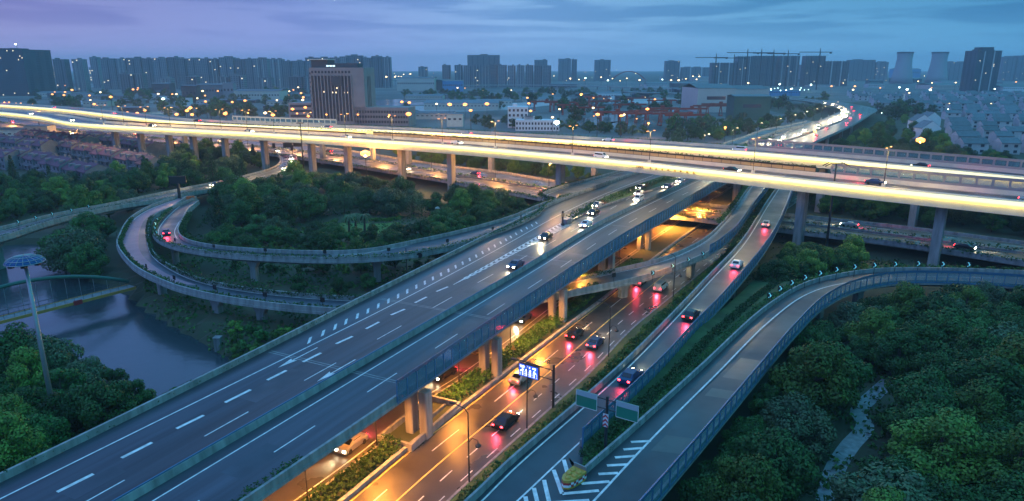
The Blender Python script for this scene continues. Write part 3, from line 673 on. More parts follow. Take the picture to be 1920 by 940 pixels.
for px, py in ((70, 512), (-60, 530)):
    g = P(px, py, -2.2); s = min(range(len(cG)), key=lambda i: (cG[i].xy - g.xy).length); p = cG[s]; t_ = cG[s + 1] - p
    pier(p, p.z - 1.35, V6, 2.2, 1.8, cap=4.5, rot=math.atan2(t_.y, t_.x), z0=-6)

# ------------------------------------------------------------------ tall twin viaducts with their lines of light
def tall(name, label, Np, Fp, seed):
    V = thing(name, label, 'viaduct', local=False)
    girder(Fp, Np, V, 2.9, m=CONC_L, fascia=2.45, inset=.2, lip=.42)
    surface(Fp, Np, V, m=ASPH_WET, strips=3)
    parapet(Np, V, 1, 1.0, .35, m=CONC_L); parapet(Fp, V, -1, 1.1, .35, m=CONC_L)
    MB().sweep(Np, [(1.02, -.2), (1.02, .68), (1.12, .68), (1.12, -.2)]).build('light_line', E_LED, V)
    MB().sweep(Np, [(.78, .05), (.78, .45), (1.0, .45), (1.0, -.12), (.94, -.12)]).build('wash_light', E_WASH, V)
    MB().sweep(Np, [(.43, .70), (.43, .78), (1.15, .78), (1.15, .70)]).build('cornice', CONC_L, V)
    mb = MB(); stripe(mb, off(Np, -.8), .18); stripe(mb, off(Fp, .8), .18)
    for f in (.35, .66): dashes(mb, mid(Fp, Np, f), 6, 9, .16)
    mb.build('lane_marking', PAINT, V)
    return V
V7 = tall('tall_viaduct', 'nearer of the two tall viaducts, its pale girder washed in golden light', VF_N, VF_F, 1)
V8 = tall('tall_viaduct', 'farther of the two tall viaducts, behind and parallel to the nearer golden-lit one', VB_N, VB_F, 2)
def near_i(pl, g): return min(range(len(pl)), key=lambda i: (pl[i].xy - g.xy).length)
def col_on(N_, F_, px, V, w=2.4, d=2.0):
    c = mid(N_, F_, .5)
    best = None
    for i, p in enumerate(N_):
        # the column stands where the girder is crossed by this line of sight
        dep = p.y * math.cos(PITCH) - (8 - HC) * math.sin(PITCH); x = 960 + F * p.x / dep
        if best is None or abs(x - px) < best[0]: best = (abs(x - px), i)
    i = best[1]; p = N_[i].lerp(F_[i], .40); t_ = N_[min(i + 1, len(N_) - 1)] - N_[i]
    return pier(p, 15.1, V, d, w, cap=None, rot=math.atan2(t_.y, t_.x)), N_[i].lerp(F_[i], .75), t_
for px in (205, 253, 300, 353, 407, 477, 567, 640, 733, 829, 1036, 1486, 1766, 2100):
    col_on(VF_N, VF_F, px, V7, 2.7, 2.2)
for px in (330, 440, 600, 690, 752, 908, 1105, 1367, 1537, 1700, 1990):
    col_on(VB_N, VB_F, px, V8, 2.3, 2.0)
# amber screen along the far parapets, blue window screens at the right end
def screens(N_, F_, V, xa, xb, seed):
    idx = [i for i, p in enumerate(F_) if xa < p.x < xb]; seg = F_[idx[0]:idx[-1] + 1]
    fence(off(seg, -.15), V, 2.5, 1.1, 3.0, ORANGEP, DARKM, 'amber_screen')
screens(VF_N, VF_F, V7, -60, 84, 1)
fence(off([p for p in VF_F if -215 < p.x < -59], -.15), V7, 1.7, .9, 3.0, ORANGEP, DARKM, 'amber_screen')
def winscreen(F_, V, xa, xb, m1):
    idx = [i for i, p in enumerate(F_) if xa < p.x < xb]; seg = F_[idx[0]:idx[-1] + 1]; mb = MB(); mg = MB(); T = lengths(seg)[-1]
    q = off(seg, -.15)
    mb.sweep(q, [(-.1, 1.0), (-.1, 1.75), (.1, 1.75), (.1, 1.0)]); mb.sweep(q, [(-.1, 3.2), (-.1, 3.9), (.1, 3.9), (.1, 3.2)])
    n = int(T / 3.2)
    for i in range(n + 1):
        p, t_ = at(q, i * T / n); mb.box(p + Vector((0, 0, 2.5)), (.5, .22, 1.6), math.atan2(t_.y, t_.x))
    f = mb.build('window_screen', m1, V); MB().sweep(q, [(-.02, 1.7), (-.02, 3.25), (.02, 3.25), (.02, 1.7)]).build('screen_glass', GLASSG, f)
winscreen(VF_F, V7, 84, 200, STEEL); winscreen(VB_F, V8, 84, 330, STEEL)
winscreen(off(VB_F, 0), V8, -150, -85, CONC_L)
for N_x, F_x, nm, sd in ((VF_N, VF_F, 'nearer', 41), (VB_N, VB_F, 'farther', 42)):
    seg = [p for p in F_x if -150 < p.x < (84 if sd == 41 else 86)]
    dz_ = 2.5 if sd == 41 else 1.1
    hedge('planter_row', 'row of flowering planters along the far parapet of the %s tall viaduct' % nm, off(seg, -.2), .5, .5, None, 5, .22, LEAF_Y, dz_, 'planters', sd, .3)
# lettering on the nearer girder
def girder_text():
    i0 = near_i(VF_N, P(1188, 316, 16.5)); p0 = VF_N[i0]; t_ = (VF_N[i0 + 4] - VF_N[i0]); t_.z = 0; t_.normalize(); n_ = Vector((t_.y, -t_.x, 0))
    T = thing('girder_lettering', 'brown lettering and characters fixed to the golden face of the nearer tall viaduct', 'lettering', tuple(p0 + Vector((0, 0, -1.3))), local=False)
    m = mat('brown_letters', (.2, .1, .02), .5)
    S5 = {'H': ((0, 0, 0, 4), (2, 0, 2, 4), (0, 2, 2, 2)), 'A': ((0, 0, 1, 4), (1, 4, 2, 0), (.5, 1.6, 1.5, 1.6)), 'P': ((0, 0, 0, 4), (0, 4, 2, 3.6), (2, 3.6, 2, 2.4), (0, 2, 2, 2.3)), 'L': ((0, 0, 0, 4), (0, 0, 2, 0))}
    def strokes(x, ss, sc=.3, w=.13):
        mb = MB()
        for a, b_, c, d in ss:
            q0 = p0 + t_ * (x + a * sc) + n_ * .68 + Vector((0, 0, -1.35 + .9 + b_ * sc * .8 - .45)); q1 = p0 + t_ * (x + c * sc) + n_ * .68 + Vector((0, 0, -1.35 + .9 + d * sc * .8 - .45))
            mb.tube([q0, q1], w * .6, 4)
        mb.build('letter', m, T)
    for k, ch in enumerate('HAPL'): strokes(k * .75, S5[ch], .28)
    rg = random.Random(5)
    for k in range(8):
        ss = [(0, y, 2, y) for y in rg.sample((0, 1, 2, 3, 4), 3)] + [(x, 0, x, 4) for x in rg.sample((0, .7, 1.4, 2), 2)]
        strokes(4.4 + k * 2.05, ss, .3, .11)
girder_text()

# ------------------------------------------------------------------ cars at rest in their lanes, lamps lit
def make_car(paint, kind='saloon'):
    root = thing('car', 'x', 'car')
    L_, Wd = 4.5, 1.8
    top = {'saloon': [(-2.2, .55), (-2.15, .95), (-1.5, 1.0), (-.9, 1.42), (.45, 1.45), (1.15, .98), (2.1, .82), (2.25, .5)],
           'van': [(-2.2, .5), (-2.2, 1.75), (-2.0, 1.9), (.9, 1.88), (1.6, 1.2), (2.15, 1.0), (2.25, .5)]}[kind]
    mb = MB(); k = len(top)
    def ring(y, s):
        return [mb.vert((x, y * (1 if z < 1.02 else .82), z)) for x, z in [(a, .25 + (b - .25) * s) for a, b in top]] + [mb.vert((2.2, y, .28)), mb.vert((-2.15, y, .28))]
    rs = [ring(-.9, .96), ring(-.8, 1.0), ring(.8, 1.0), ring(.9, .96)]
    n = len(rs[0])
    for a, b in zip(rs[:-1], rs[1:]):
        for j in range(n): mb.face((a[j], a[(j + 1) % n], b[(j + 1) % n], b[j]))
    mb.face(rs[0][::-1]); mb.face(rs[-1]); mb.build('body', paint, root)
    g = MB()
    if kind == 'saloon':
        g.poly([(1.12, -.62, 1.02), (1.12, .62, 1.02), (.48, .58, 1.44), (.48, -.58, 1.44)]); g.poly([(-1.47, .6, 1.03), (-1.47, -.6, 1.03), (-.93, -.56, 1.42), (-.93, .56, 1.42)])
        for s in (-1, 1): g.poly([(.95, s * .8, 1.06), (.42, s * .745, 1.38), (-.85, s * .745, 1.36), (-1.3, s * .8, 1.06)])
    else:
        g.poly([(1.55, -.62, 1.27), (1.55, .62, 1.27), (.95, .6, 1.84), (.95, -.6, 1.84)])
        for s in (-1, 1): g.poly([(1.2, s * .775, 1.25), (.85, s * .76, 1.7), (-1.9, s * .76, 1.72), (-1.9, s * .775, 1.25)])
    g.v = [(x * 1.008, y * 1.012, z + .012) for x, y, z in g.v]; g.build('window_glass', CARG, root)
    for x in (-1.35, 1.35):
        for s in (-1, 1):
            MB().tube([(x, s * .72, .32), (x, s * .915, .32)], .33, 12).build('wheel', TYRE, root)
    for s in (-1, 1):
        MB().box((2.2, s * .62, .66), (.14, .34, .18)).build('headlight', E_HEAD, root)
        MB().box((-2.2, s * .66, .82), (.1, .3, .16)).build('taillight', E_TAIL, root)
    return root
paints = {'silver': mat('silver_paint', (.45, .46, .48), .3, .6), 'black': mat('black_paint', (.015, .015, .018), .25), 'white': mat('white_paint', (.7, .7, .72), .3), 'blue': mat('dark_blue_paint', (.02, .05, .14), .28, .3)}
protos = {k: make_car(v) for k, v in paints.items()}; protos['van'] = make_car(paints['white'], 'van')
def head_beam(parent, e=1.0):
    for nm, col_, en, x, aim, ang in (('headlight_beam', (1, .78, .42), 4500 * e, 2.35, R(90) - R(7), 62),):
        l = bpy.data.lights.new(nm, 'SPOT'); l.energy = en; l.color = col_; l.spot_size = R(ang); l.spot_blend = .9; l.shadow_soft_size = .12
        o = bpy.data.objects.new(nm, l); COL.objects.link(o); o.parent = parent; o.location = (x, 0, .75); o.rotation_euler = (aim, 0, R(-90))
    l = bpy.data.lights.new('taillight_beam', 'SPOT'); l.energy = 1300 * e; l.color = (1, .05, .1); l.spot_size = R(130); l.spot_blend = 1; l.shadow_soft_size = .3
    o = bpy.data.objects.new('taillight_beam', l); COL.objects.link(o); o.parent = parent; o.location = (-2.4, 0, 1.0); o.rotation_euler = (R(62), 0, R(90))
def car(kind, pl, s, o_, rev, label, e=1.0, grp=None, dz=.03):
    p, t_ = at(pl, s); t_.z = 0; t_.normalize(); n_ = Vector((t_.y, -t_.x, 0)); a = math.atan2(t_.y, t_.x) + (math.pi if rev else 0)
    c = place(protos[kind], p + n_ * o_ + Vector((0, 0, dz)), a, 1.0, label, grp, 'van' if kind == 'van' else 'car')
    if e: head_beam(c, e)
    return c
ks = ['silver', 'black', 'white', 'blue', 'van']
nmk = dict(silver='silver saloon car', black='black saloon car', white='white saloon car', blue='dark blue saloon car', van='white van')
T0 = 60
lane = lambda o_: off(A_ME, o_)
for k, (kd, s, o_, lb) in enumerate((('blue', T0 + 88, -2.3, 'alone in the lane beside the central barrier, level with the chevrons'), ('black', T0 + 112, -6.1, 'in the middle lane level with the marker post'), ('silver', T0 + 152, -9.4, 'in the lane beside the grass strip'), ('blue', T0 + 186, -9.4, 'in the lane beside the grass strip, beyond the silver one'), ('white', T0 + 128, -2.4, 'level with the grass nose in the barrier lane'),
        ('black', T0 + 142, -6.2, 'in the middle lane just past the tip of the grass nose'), ('van', T0 + 166, -2.4, 'leading the traffic out from under the tall viaducts'), ('silver', T0 + 176, -6.0, 'beside the van coming out under the tall viaducts'), ('blue', T0 + 192, -2.6, 'half under the nearer tall viaduct'))):
    car(kd, A_ME, s, o_, True, '%s %s' % (nmk[kd], lb), 1.0)
for k in range(14):
    kd = ks[k * 3 % 5]; s = T0 + 205 + k * 11.5; car(kd, A_ME, s, (-2.4, -6.0)[k % 2], True, '%s in the queue between the tall viaducts and the far bend' % nmk[kd], 1.0, 'cars queueing beyond the tall viaducts')
for k in range(22):
    kd = ks[k * 3 % 5]; s = 372 + k * 24 + (k * 7 % 9); o_ = (-2.4, -6.0)[k % 2]
    car(kd, A_ME, s, o_, True, '%s with headlights on in the queue on the far bend' % nmk[kd], 1.6, 'cars coming round the far bend')
for k in range(8):
    kd = ks[(k * 2 + 1) % 5]; s = 400 + k * 55 + (k * 11 % 13)
    car(kd, A_ME, s, (3.4, 7.2)[k % 2], False, '%s seen from behind, driving away round the far bend' % nmk[kd], .8, 'cars leaving round the far bend')
cc = mid(C_L, C_R)
def s_at(pl, px, py, z):
    g = P(px, py, z); d = lengths(pl); i = near_i(pl, g); return d[i]
for kd, px, py, lb in (('blue', 1190, 716, 'on the long ramp just above the green road signs'), ('black', 1295, 600, 'driving away up the middle of the long ramp'), ('white', 1385, 500, 'on the long ramp level with the chevron signs'), ('silver', 1432, 425, 'near the top of the long ramp, tail lamps lit')):
    car(kd, cc, s_at(cc, px, py, 6), .1, False, '%s %s' % (nmk[kd], lb), .8)
br = mid(B_MR, B_R, .72); bq = mid(B_MR, B_R, .27)
for kd, pl, px, py, lb in (('black', br, 1010, 810, 'in the right lane of the orange-lit road below the green road signs'), ('silver', bq, 1000, 722, 'under the blue screen on the orange-lit road'), ('blue', br, 1150, 650, 'beside the tall single lamp on the orange-lit road'),
                        ('black', bq, 1105, 640, 'in the left lane of the orange-lit road before the curved ramp'), ('white', bq, 1235, 535, 'on the orange-lit road between the ramp columns'), ('van', br, 1260, 545, 'on the orange-lit road just beyond the dark ramp column')):
    car(kd, pl, s_at(pl, px, py, 0), 0, False, '%s %s' % (nmk[kd], lb), .8)
bl = mid(B_L, B_ML, .8)
for kd, px, py, lb in (('silver', 690, 838, 'on the left carriageway of the orange-lit road beside the double lamp'), ('black', 855, 705, 'behind the twin columns on the left carriageway of the orange-lit road'), ('blue', 1000, 600, 'on the left carriageway of the orange-lit road beside the T-shaped column')):
    car(kd, bl, s_at(bl, px, py, 0), 0, True, '%s %s' % (nmk[kd], lb), 1.4)
hA = mid(H_F, H_N, .28); hB = mid(H_F, H_N, .72)
for k, px in enumerate((20, 130, 250, 340, 420, 520, 620, 760, 900, 1030, 1600, 1800)):
    pl = hB if k % 2 else hA; z0_ = [i for i, p in enumerate(pl)]
    i = min(z0_, key=lambda i: abs(960 + F * pl[i].x / (pl[i].y * math.cos(PITCH) - (3 - HC) * math.sin(PITCH)) - px)); s = lengths(pl)[i]
    kd = ks[k % 5]
    car(kd, pl, s, 0, k % 2 == 0, '%s %s on the low cross-town road' % (nmk[kd], 'heading left, seen from behind' if k % 2 == 0 else 'heading right with headlights on'), 1.5, 'cars on the cross-town road')
car('silver', cG, s_at(cG, 520, 318, 3.6), 1.2, True, 'silver saloon car with headlights on in the sharp bend of the riverside road', 3.0)
car('van', cG, s_at(cG, 552, 300, 3.2), 1.2, True, 'white van with headlights on just behind the silver car in the sharp bend', 3.0)
car('black', cG, s_at(cG, 410, 350, 4.8), -1.3, True, 'black saloon car on the straight of the riverside road beside the island wood', 1.5)
car('blue', c2, s_at(c2, 318, 440, 5.5), 0, True, 'dark blue saloon car on the inner loop at its sharpest bend', .8)
for nm_, N_, F_ in (('nearer', VF_N, VF_F), ('farther', VB_N, VB_F)):
    cv_ = mid(N_, F_, .35); cw_ = mid(N_, F_, .7); d = lengths(cv_)
    xs = [-380, -300, -240, -180, -120, -70, -20, 30, 62, 92, 112] if nm_ == 'nearer' else [-420, -330, -250, -170, -90, -20, 40, 80, 120]
    for k, x in enumerate(xs):
        pl = cv_ if k % 3 else cw_; i = min(range(len(pl)), key=lambda i: abs(pl[i].x - x)); kd = ks[(k * 2) % 5]
        car(kd, pl, lengths(pl)[i], 0, nm_ == 'farther', '%s on the deck of the %s tall viaduct' % (nmk[kd], nm_), 2.0, 'cars on the %s tall viaduct' % nm_)

# ------------------------------------------------------------------ trees
def trunk(root, h, r, rg, limbs=5, hr=.5):
    mb = MB(); mb.tube([(0, 0, -.6), (.1, 0, h * .3), (-.1, .1, h * .6), (0, 0, h * .9)], [r, r * .8, r * .55, r * .2], 7)
    for k in range(limbs):
        a = rg.uniform(0, 6.28); z = h * rg.uniform(.3, .6); l = h * hr * rg.uniform(.5, .9)
        mb.tube([(0, 0, z), (math.cos(a) * l * .5, math.sin(a) * l * .5, z + l * .35), (math.cos(a) * l * .8, math.sin(a) * l * .8, z + l * .8)], [r * .4, r * .28, r * .1], 5)
    mb.build('trunk', BARK, root)
def broad(name, h, rad, n, leaf, mt, seed, ppc=230, low=.28):
    rg = random.Random(seed); root = thing(name, 'x', 'tree'); trunk(root, h, .035 * h, rg)
    mb = MB(); puffs = []
    for k in range(n):
        for _ in range(40):
            u = rg.uniform(low, 1.0); rr = rad * math.sin(math.pi * min(1, max(0, (u - low) / (1 - low) * .85 + .13))) ** .6; a = rg.uniform(0, 6.28); q = rg.uniform(.45, .92) * rr
            c = Vector((math.cos(a) * q, math.sin(a) * q, h * (u - .06)))
            if all((c - p).length > rad * .34 for p, _ in puffs): break
        pr = rad * rg.uniform(.26, .44); puffs.append((c, pr)); leafquads(mb, c, pr, int(ppc * (pr / (rad * .35)) ** 2), leaf, rg, .8)
    mb.build('crown', mt, root); return root
def willow(seed, h=7.5, rad=4.2):
    rg = random.Random(seed); root = thing('willow_tree', 'x', 'tree'); trunk(root, h, .3, rg); mb = MB()
    for k in range(16):
        a = rg.uniform(0, 6.28); q = rad * rg.uniform(0, .75); c = Vector((math.cos(a) * q, math.sin(a) * q, h * rg.uniform(.72, .95) - q * .25)); leafquads(mb, c, 1.2, 90, .2, rg, .7)
    for k in range(150):
        a = rg.uniform(0, 6.28); q = rad * rg.uniform(.55, 1.05); z = h * rg.uniform(.7, .9) - q * .12; ln = rg.uniform(2, z - .8)
        x, y = math.cos(a) * q, math.sin(a) * q
        for j in range(int(ln / .2)): 
            zz = z - j * .2; leafquads(mb, Vector((x + rg.gauss(0, .12), y + rg.gauss(0, .12), zz)), .12, 1, .19, rg)
    mb.build('crown', LEAF_W, root); return root
def conifer(seed, h=11, rad=2.3, mt=None):
    rg = random.Random(seed); root = thing('conifer_tree', 'x', 'tree'); trunk(root, h, .22, rg, 0); mb = MB()
    for k in range(60):
        u = (k + rg.random()) / 60; z = h * (.12 + .88 * u); r = rad * (1 - u) ** .8 + .15; m_ = max(3, int(9 * (1 - u)) + 2)
        for j in range(m_):
            a = rg.uniform(0, 6.28); q = r * rg.uniform(.3, 1); leafquads(mb, Vector((math.cos(a) * q, math.sin(a) * q, z - q * .25)), .35, 9, .2, rg, .6)
    mb.build('crown', mt or LEAF_C, root); return root
TB = [broad('broadleaf_tree', 9.0, 4.6, 26, .2, LEAF, 101, 430), broad('spreading_tree', 8.0, 4.3, 20, .21, LEAF, 102, 400), broad('broadleaf_tree', 10.0, 4.2, 26, .2, LEAF_Y, 103, 380), broad('broadleaf_tree', 8.6, 5.0, 28, .23, LEAF_W, 104, 380), broad('young_tree', 7.0, 3.2, 16, .19, LEAF, 105, 380)]
TW = [willow(111), willow(112, 6.6, 3.6)]; TC = [conifer(121), conifer(122, 13, 2.6), conifer(123, 9, 2.0)]
SH = [broad('shrub', 2.6, 1.9, 9, .17, LEAF_Y, 131, 150, .05), broad('shrub', 3.2, 1.8, 9, .18, LEAF, 132, 150, .05)]
LOWT = [broad('distant_tree', 9.0, 4.6, 10, .55, LEAF, 141, 60), broad('distant_tree', 8.0, 4.4, 10, .55, LEAF_W, 142, 60)]
placed = []
def road_clear(x, y, extra):
    for pl, r in ROADS:
        if pdist(x, y, pl, False) < r + extra: return False
    return True
NAVOID = []
def plant(polypx, n, kinds, gap, label, group, smin=.8, smax=1.15, extra=0.0, seed=0, zfoot=0.0, tries=60, avoid=(), proj_h=0.0):
    rg = random.Random(900 + seed); poly = [tuple(P(a, b, zfoot))[:2] for a, b in polypx]
    xs = [p[0] for p in poly]; ys = [p[1] for p in poly]; cnt = 0; g = []
    for _ in range(n * tries):
        if cnt >= n: break
        x = rg.uniform(min(xs), max(xs)); y = rg.uniform(min(ys), max(ys))
        if not inpoly(x, y, poly): continue
        sc_ = rg.uniform(smin, smax)
        if any((x - a) ** 2 + (y - b) ** 2 < (gap * .5 * (sc_ + c)) ** 2 for a, b, c in placed[-400:]): continue
        if not road_clear(x, y, extra + 2.2 * sc_): continue
        if any(pdist(x, y, av, False) < r_ for av, r_ in NAVOID): continue
        if inpoly(x, y, RIV2): continue
        placed.append((x, y, sc_)); cnt += 1
        pr = rg.choice(kinds)
        lb = label[0] if isinstance(label, (list, tuple)) else label
        tone = {'broadleaf_tree': 'rounded broadleaf tree', 'spreading_tree': 'spreading broadleaf tree', 'young_tree': 'young bushy tree', 'willow_tree': 'drooping willow tree', 'conifer_tree': 'pointed conifer tree', 'shrub': 'leafy shrub', 'distant_tree': 'dark tree'}[pr.name.split('.')[0]]
        size = 'small' if sc_ < smin + (smax - smin) * .33 else 'tall' if sc_ > smin + (smax - smin) * .67 else 'middling'
        place(pr, (x, y, gz(x, y) - .1), rg.uniform(0, 6.28), (sc_ * rg.uniform(.9, 1.1), sc_ * rg.uniform(.9, 1.1), sc_ * rg.uniform(.9, 1.12)), '%s %s %s' % (size, tone, lb), group)
    return cnt
# winding stone path and clearings in the wood
PA = spline([P(1535, 1010), P(1552, 930), P(1566, 880), P(1592, 838), P(1622, 800), P(1610, 772), P(1640, 740), P(1668, 715)], 1.0)
tag(MB().loft(off(PA, -1.1, .05), off(PA, 1.1, .05)).build('stone_path', STONE), kind='structure')
PB = spline([P(1766, 880), P(1800, 900), P(1790, 950), P(1770, 990)], 1.0); tag(MB().loft(off(PB, -.9, .05), off(PB, .9, .05)).build('stone_path', STONE), kind='structure')
NAVOID.append(([(p.x - 2.6, p.y - 4.2) for p in PA], 5.0)); NAVOID.append(([(p.x, p.y - 2.5) for p in PB], 1.5))
lawn = [P(a, b) for a, b in ((560, 436), (590, 424), (640, 418), (700, 420), (752, 417), (750, 440), (700, 446), (600, 446))]
mb = MB(); mb.poly([p + Vector((0, 0, .06)) for p in lawn]); tag(mb.build('lawn', LAWN), kind='structure')
NAVOID.append(([(p.x, p.y) for p in (P(570, 440), P(660, 438), P(750, 438))], 9.0)); NAVOID.append(([(P(600, 455).x, P(600, 455).y), (P(740, 452).x, P(740, 452).y)], .5))
for q, lb in (((P(566, 432), P(600, 428), P(632, 416)), 'left'), ((P(685, 414), P(720, 415), P(752, 411)), 'right')):
    hedge('clipped_hedge', 'low clipped curved hedge at the back of the island lawn, %s of the palms' % lb, spline(q, 2), 1.2, 1.1, None, 60, .2, LEAF_Y, 0, 'hedge', 51, .1)
for (px, py) in (1752, 0),: pass
F1wood = [(1290, 1000), (1330, 900), (1400, 800), (1470, 716), (1530, 640), (1600, 590), (1700, 572), (1800, 570), (1960, 580), (2100, 700), (2300, 1100), (1700, 1250), (1200, 1250)]
plant(F1wood, 190, TB + TB[:2], 5.7, 'in the wood to the right of the curving ramp', 'trees in the wood beside the curving ramp', .72, 1.15, .6, 1)
plant([(1255, 1010), (1310, 900), (1400, 770), (1470, 690), (1530, 610), (1560, 640), (1480, 760), (1400, 900), (1350, 1010)], 30, [TB[4], TB[1], TB[0]], 4.6, 'close beside the curving ramp', 'trees close beside the curving ramp', .5, .8, -2.6, 71)
plant([(1560, 700), (1700, 690), (1900, 800), (1900, 1000), (1600, 1000)], 26, SH, 2.6, 'in the undergrowth near the winding stone path', 'shrubs under the wood', .7, 1.2, .5, 2)
plant([(352, 452), (342, 405), (362, 372), (420, 350), (480, 340), (520, 336)], 34, TC + TB[:1], 4.6, 'at the left end of the loop island', 'trees on the left of the loop island', .8, 1.15, .8, 3)
plant([(400, 452), (420, 380), (500, 345), (600, 352), (690, 360), (760, 372), (835, 398), (830, 408), (760, 408), (640, 408), (560, 422), (520, 452)], 52, TB + TW + TW + TC[:1], 6.6, 'in the wood on the loop island behind the lawn', 'trees on the loop island', .85, 1.2, .8, 4)
plant([(380, 470), (480, 480), (640, 484), (780, 470), (900, 440), (985, 414), (980, 402), (900, 405), (780, 432), (740, 452), (600, 454), (480, 450)], 120, [TB[4], TB[1]] + SH + SH, 3.2, 'along the front edge of the loop island', 'trees along the front of the island', .55, .85, .2, 5)
plant([(800, 430), (860, 395), (900, 388), (985, 396), (960, 410), (880, 425)], 16, TB, 5.2, 'at the right end of the loop island', 'trees at the right end of the island', .7, 1.0, .2, 6)
plant([(-40, 420), (-40, 352), (100, 348), (190, 345), (300, 335), (330, 300), (400, 290), (470, 300), (490, 318), (420, 332), (320, 352), (200, 378)], 76, TB + TC[:1], 6.6, 'in the belt between the terraced houses and the riverside road', 'trees below the terraced houses', .7, 1.1, 1.0, 7)
plant([(-40, 428), (100, 395), (200, 378), (340, 352), (340, 345), (180, 366), (-40, 405)], 24, [TB[2], TB[4], TB[1]], 5.0, 'along the edge of the riverside road', 'trees beside the riverside road', .6, .9, .4, 70)
plant([(95, 500), (95, 448), (190, 415), (260, 392), (228, 420), (212, 455), (215, 490), (238, 530), (190, 530), (130, 512)], 20, TB + TW, 5.6, 'on the river bank outside the double loop', 'trees on the river bank', .75, 1.15, .6, 8, zfoot=-1)
plant([(-80, 1000), (-60, 740), (20, 715), (110, 718), (185, 730), (255, 775), (130, 850), (0, 930)], 34, TB, 5.2, 'on the near river bank at the lower left', 'trees on the near bank', .62, 1.0, 1.0, 9, zfoot=0)
plant([(295, 470), (340, 490), (420, 502), (560, 508), (700, 505), (800, 495), (850, 488), (740, 545), (640, 556), (500, 545), (380, 524)], 36, SH + [TB[4], TB[2]], 4.0, 'between the two rings of the loop', 'shrubs between the loop rings', .5, .85, -1.5, 10)
plant([(440, 600), (560, 610), (640, 612), (560, 660), (480, 700), (440, 660)], 16, SH, 3.0, 'in the shade under the outer loop ramp', 'shrubs under the outer loop', .7, 1.2, -2, 11)
plant([(1440, 560), (1448, 510), (1475, 490), (1500, 492), (1560, 498), (1625, 500), (1640, 505), (1560, 516), (1500, 535)], 26, TB + SH, 4.2, 'on the bank between the long ramp and the chevron signs', 'trees on the chevron bank', .5, .85, -.6, 12)
plant([(1500, 402), (1500, 380), (1700, 385), (2000, 410), (2000, 452), (1900, 445), (1700, 425)], 50, TB, 5.2, 'in the belt behind the nearer tall viaduct at the right', 'trees behind the tall viaduct on the right', .65, 1.05, .6, 13)
plant([(1560, 300), (1600, 262), (1640, 238), (1700, 232), (1760, 262), (1780, 292), (1960, 318), (1960, 346), (1760, 318)], 60, TB, 6.5, 'in the wood beyond the farther tall viaduct at the right', 'trees beyond the farther viaduct', .7, 1.15, 1.0, 14)
plant([(1240, 276), (1300, 258), (1420, 240), (1500, 222), (1545, 208), (1520, 222), (1440, 246), (1340, 268)], 34, LOWT + TB[:1], 8, 'along the far stretch of the main viaduct', 'trees beside the far viaduct', .7, 1.2, -1, 15)
plant([(690, 300), (800, 300), (1060, 326), (1130, 348), (1060, 338), (900, 322), (760, 304)], 34, TB[1:3] + TB[4:], 5.0, 'between the cross-town road and the tall viaducts', 'trees behind the cross-town road', .6, .95, -.5, 16)
plant([(1040, 400), (1100, 380), (1170, 352), (1120, 356), (1060, 380)], 8, SH, 3.0, 'on the bank between the cross-town road and the slip lane', 'shrubs by the slip lane', .8, 1.3, -4, 17)
plant([(860, 240), (1040, 246), (1280, 262), (1200, 252), (1000, 236), (900, 232)], 30, LOWT, 7, 'behind the farther tall viaduct near the white building', 'trees near the white building', .7, 1.1, 0, 18)
for k, (poly, n, lb) in enumerate((([(870, 180), (960, 176), (1040, 172), (1000, 190), (900, 192)], 16, 'on the far river bank'), ([(720, 180), (820, 176), (860, 182), (800, 190)], 14, 'beside the office block'),
        ([(300, 212), (560, 214), (560, 226), (320, 222)], 22, 'before the warehouses at the left'), ([(540, 205), (590, 205), (590, 220), (540, 218)], 6, 'at the left foot of the office block'), ([(410, 190), (470, 188), (470, 200), (410, 200)], 6, 'among the sheds left of the office block'),
        ([(1040, 200), (1300, 190), (1320, 205), (1060, 240)], 22, 'among the red gantry cranes'), ([(1440, 196), (1540, 190), (1560, 200), (1450, 215)], 14, 'behind the far bend'), ([(1640, 214), (1720, 206), (1760, 214), (1680, 226)], 18, 'among the villas'), ([(60, 196), (300, 196), (300, 206), (60, 206)], 18, 'in the far left suburb'),
        ([(1260, 240), (1420, 238), (1380, 256), (1250, 262)], 16, 'below the big warehouse'))):
    plant(poly, n, LOWT, 11, lb, 'distant trees ' + lb, .9, 1.6, 0, 40 + k)
# palms on the lawn
def palm():
    root = thing('palm_tree', 'x', 'tree'); rg = random.Random(5)
    MB().tube([(0, 0, -.3), (.1, 0, 2), (0, .1, 4.2)], [.32, .26, .2], 8).build('trunk', BARK, root); mb = MB()
    for k in range(22):
        a = k * 2.4; t0 = rg.uniform(-.2, .9)
        pts = [Vector((math.cos(a) * r_ * 2.1, math.sin(a) * r_ * 2.1, 4.3 + t0 * r_ * 1.6 - r_ * r_ * 1.9)) for r_ in (0, .35, .7, 1)]
        w_ = Vector((-math.sin(a), math.cos(a), 0))
        mb.loft([p - w_ * .28 * (1 - i * .2) - Vector((0, 0, .12)) for i, p in enumerate(pts)], pts); mb.loft(pts, [p + w_ * .28 * (1 - i * .2) - Vector((0, 0, .12)) for i, p in enumerate(pts)])
    mb.build('crown', LEAF_W, root); return root
pm = palm()
for (px, py, lb) in ((655, 436, 'left'), (667, 433, 'middle'), (684, 434, 'right')): place(pm, P(px, py), px, 1.15, 'fan palm on the island lawn, the %s one of three' % lb)
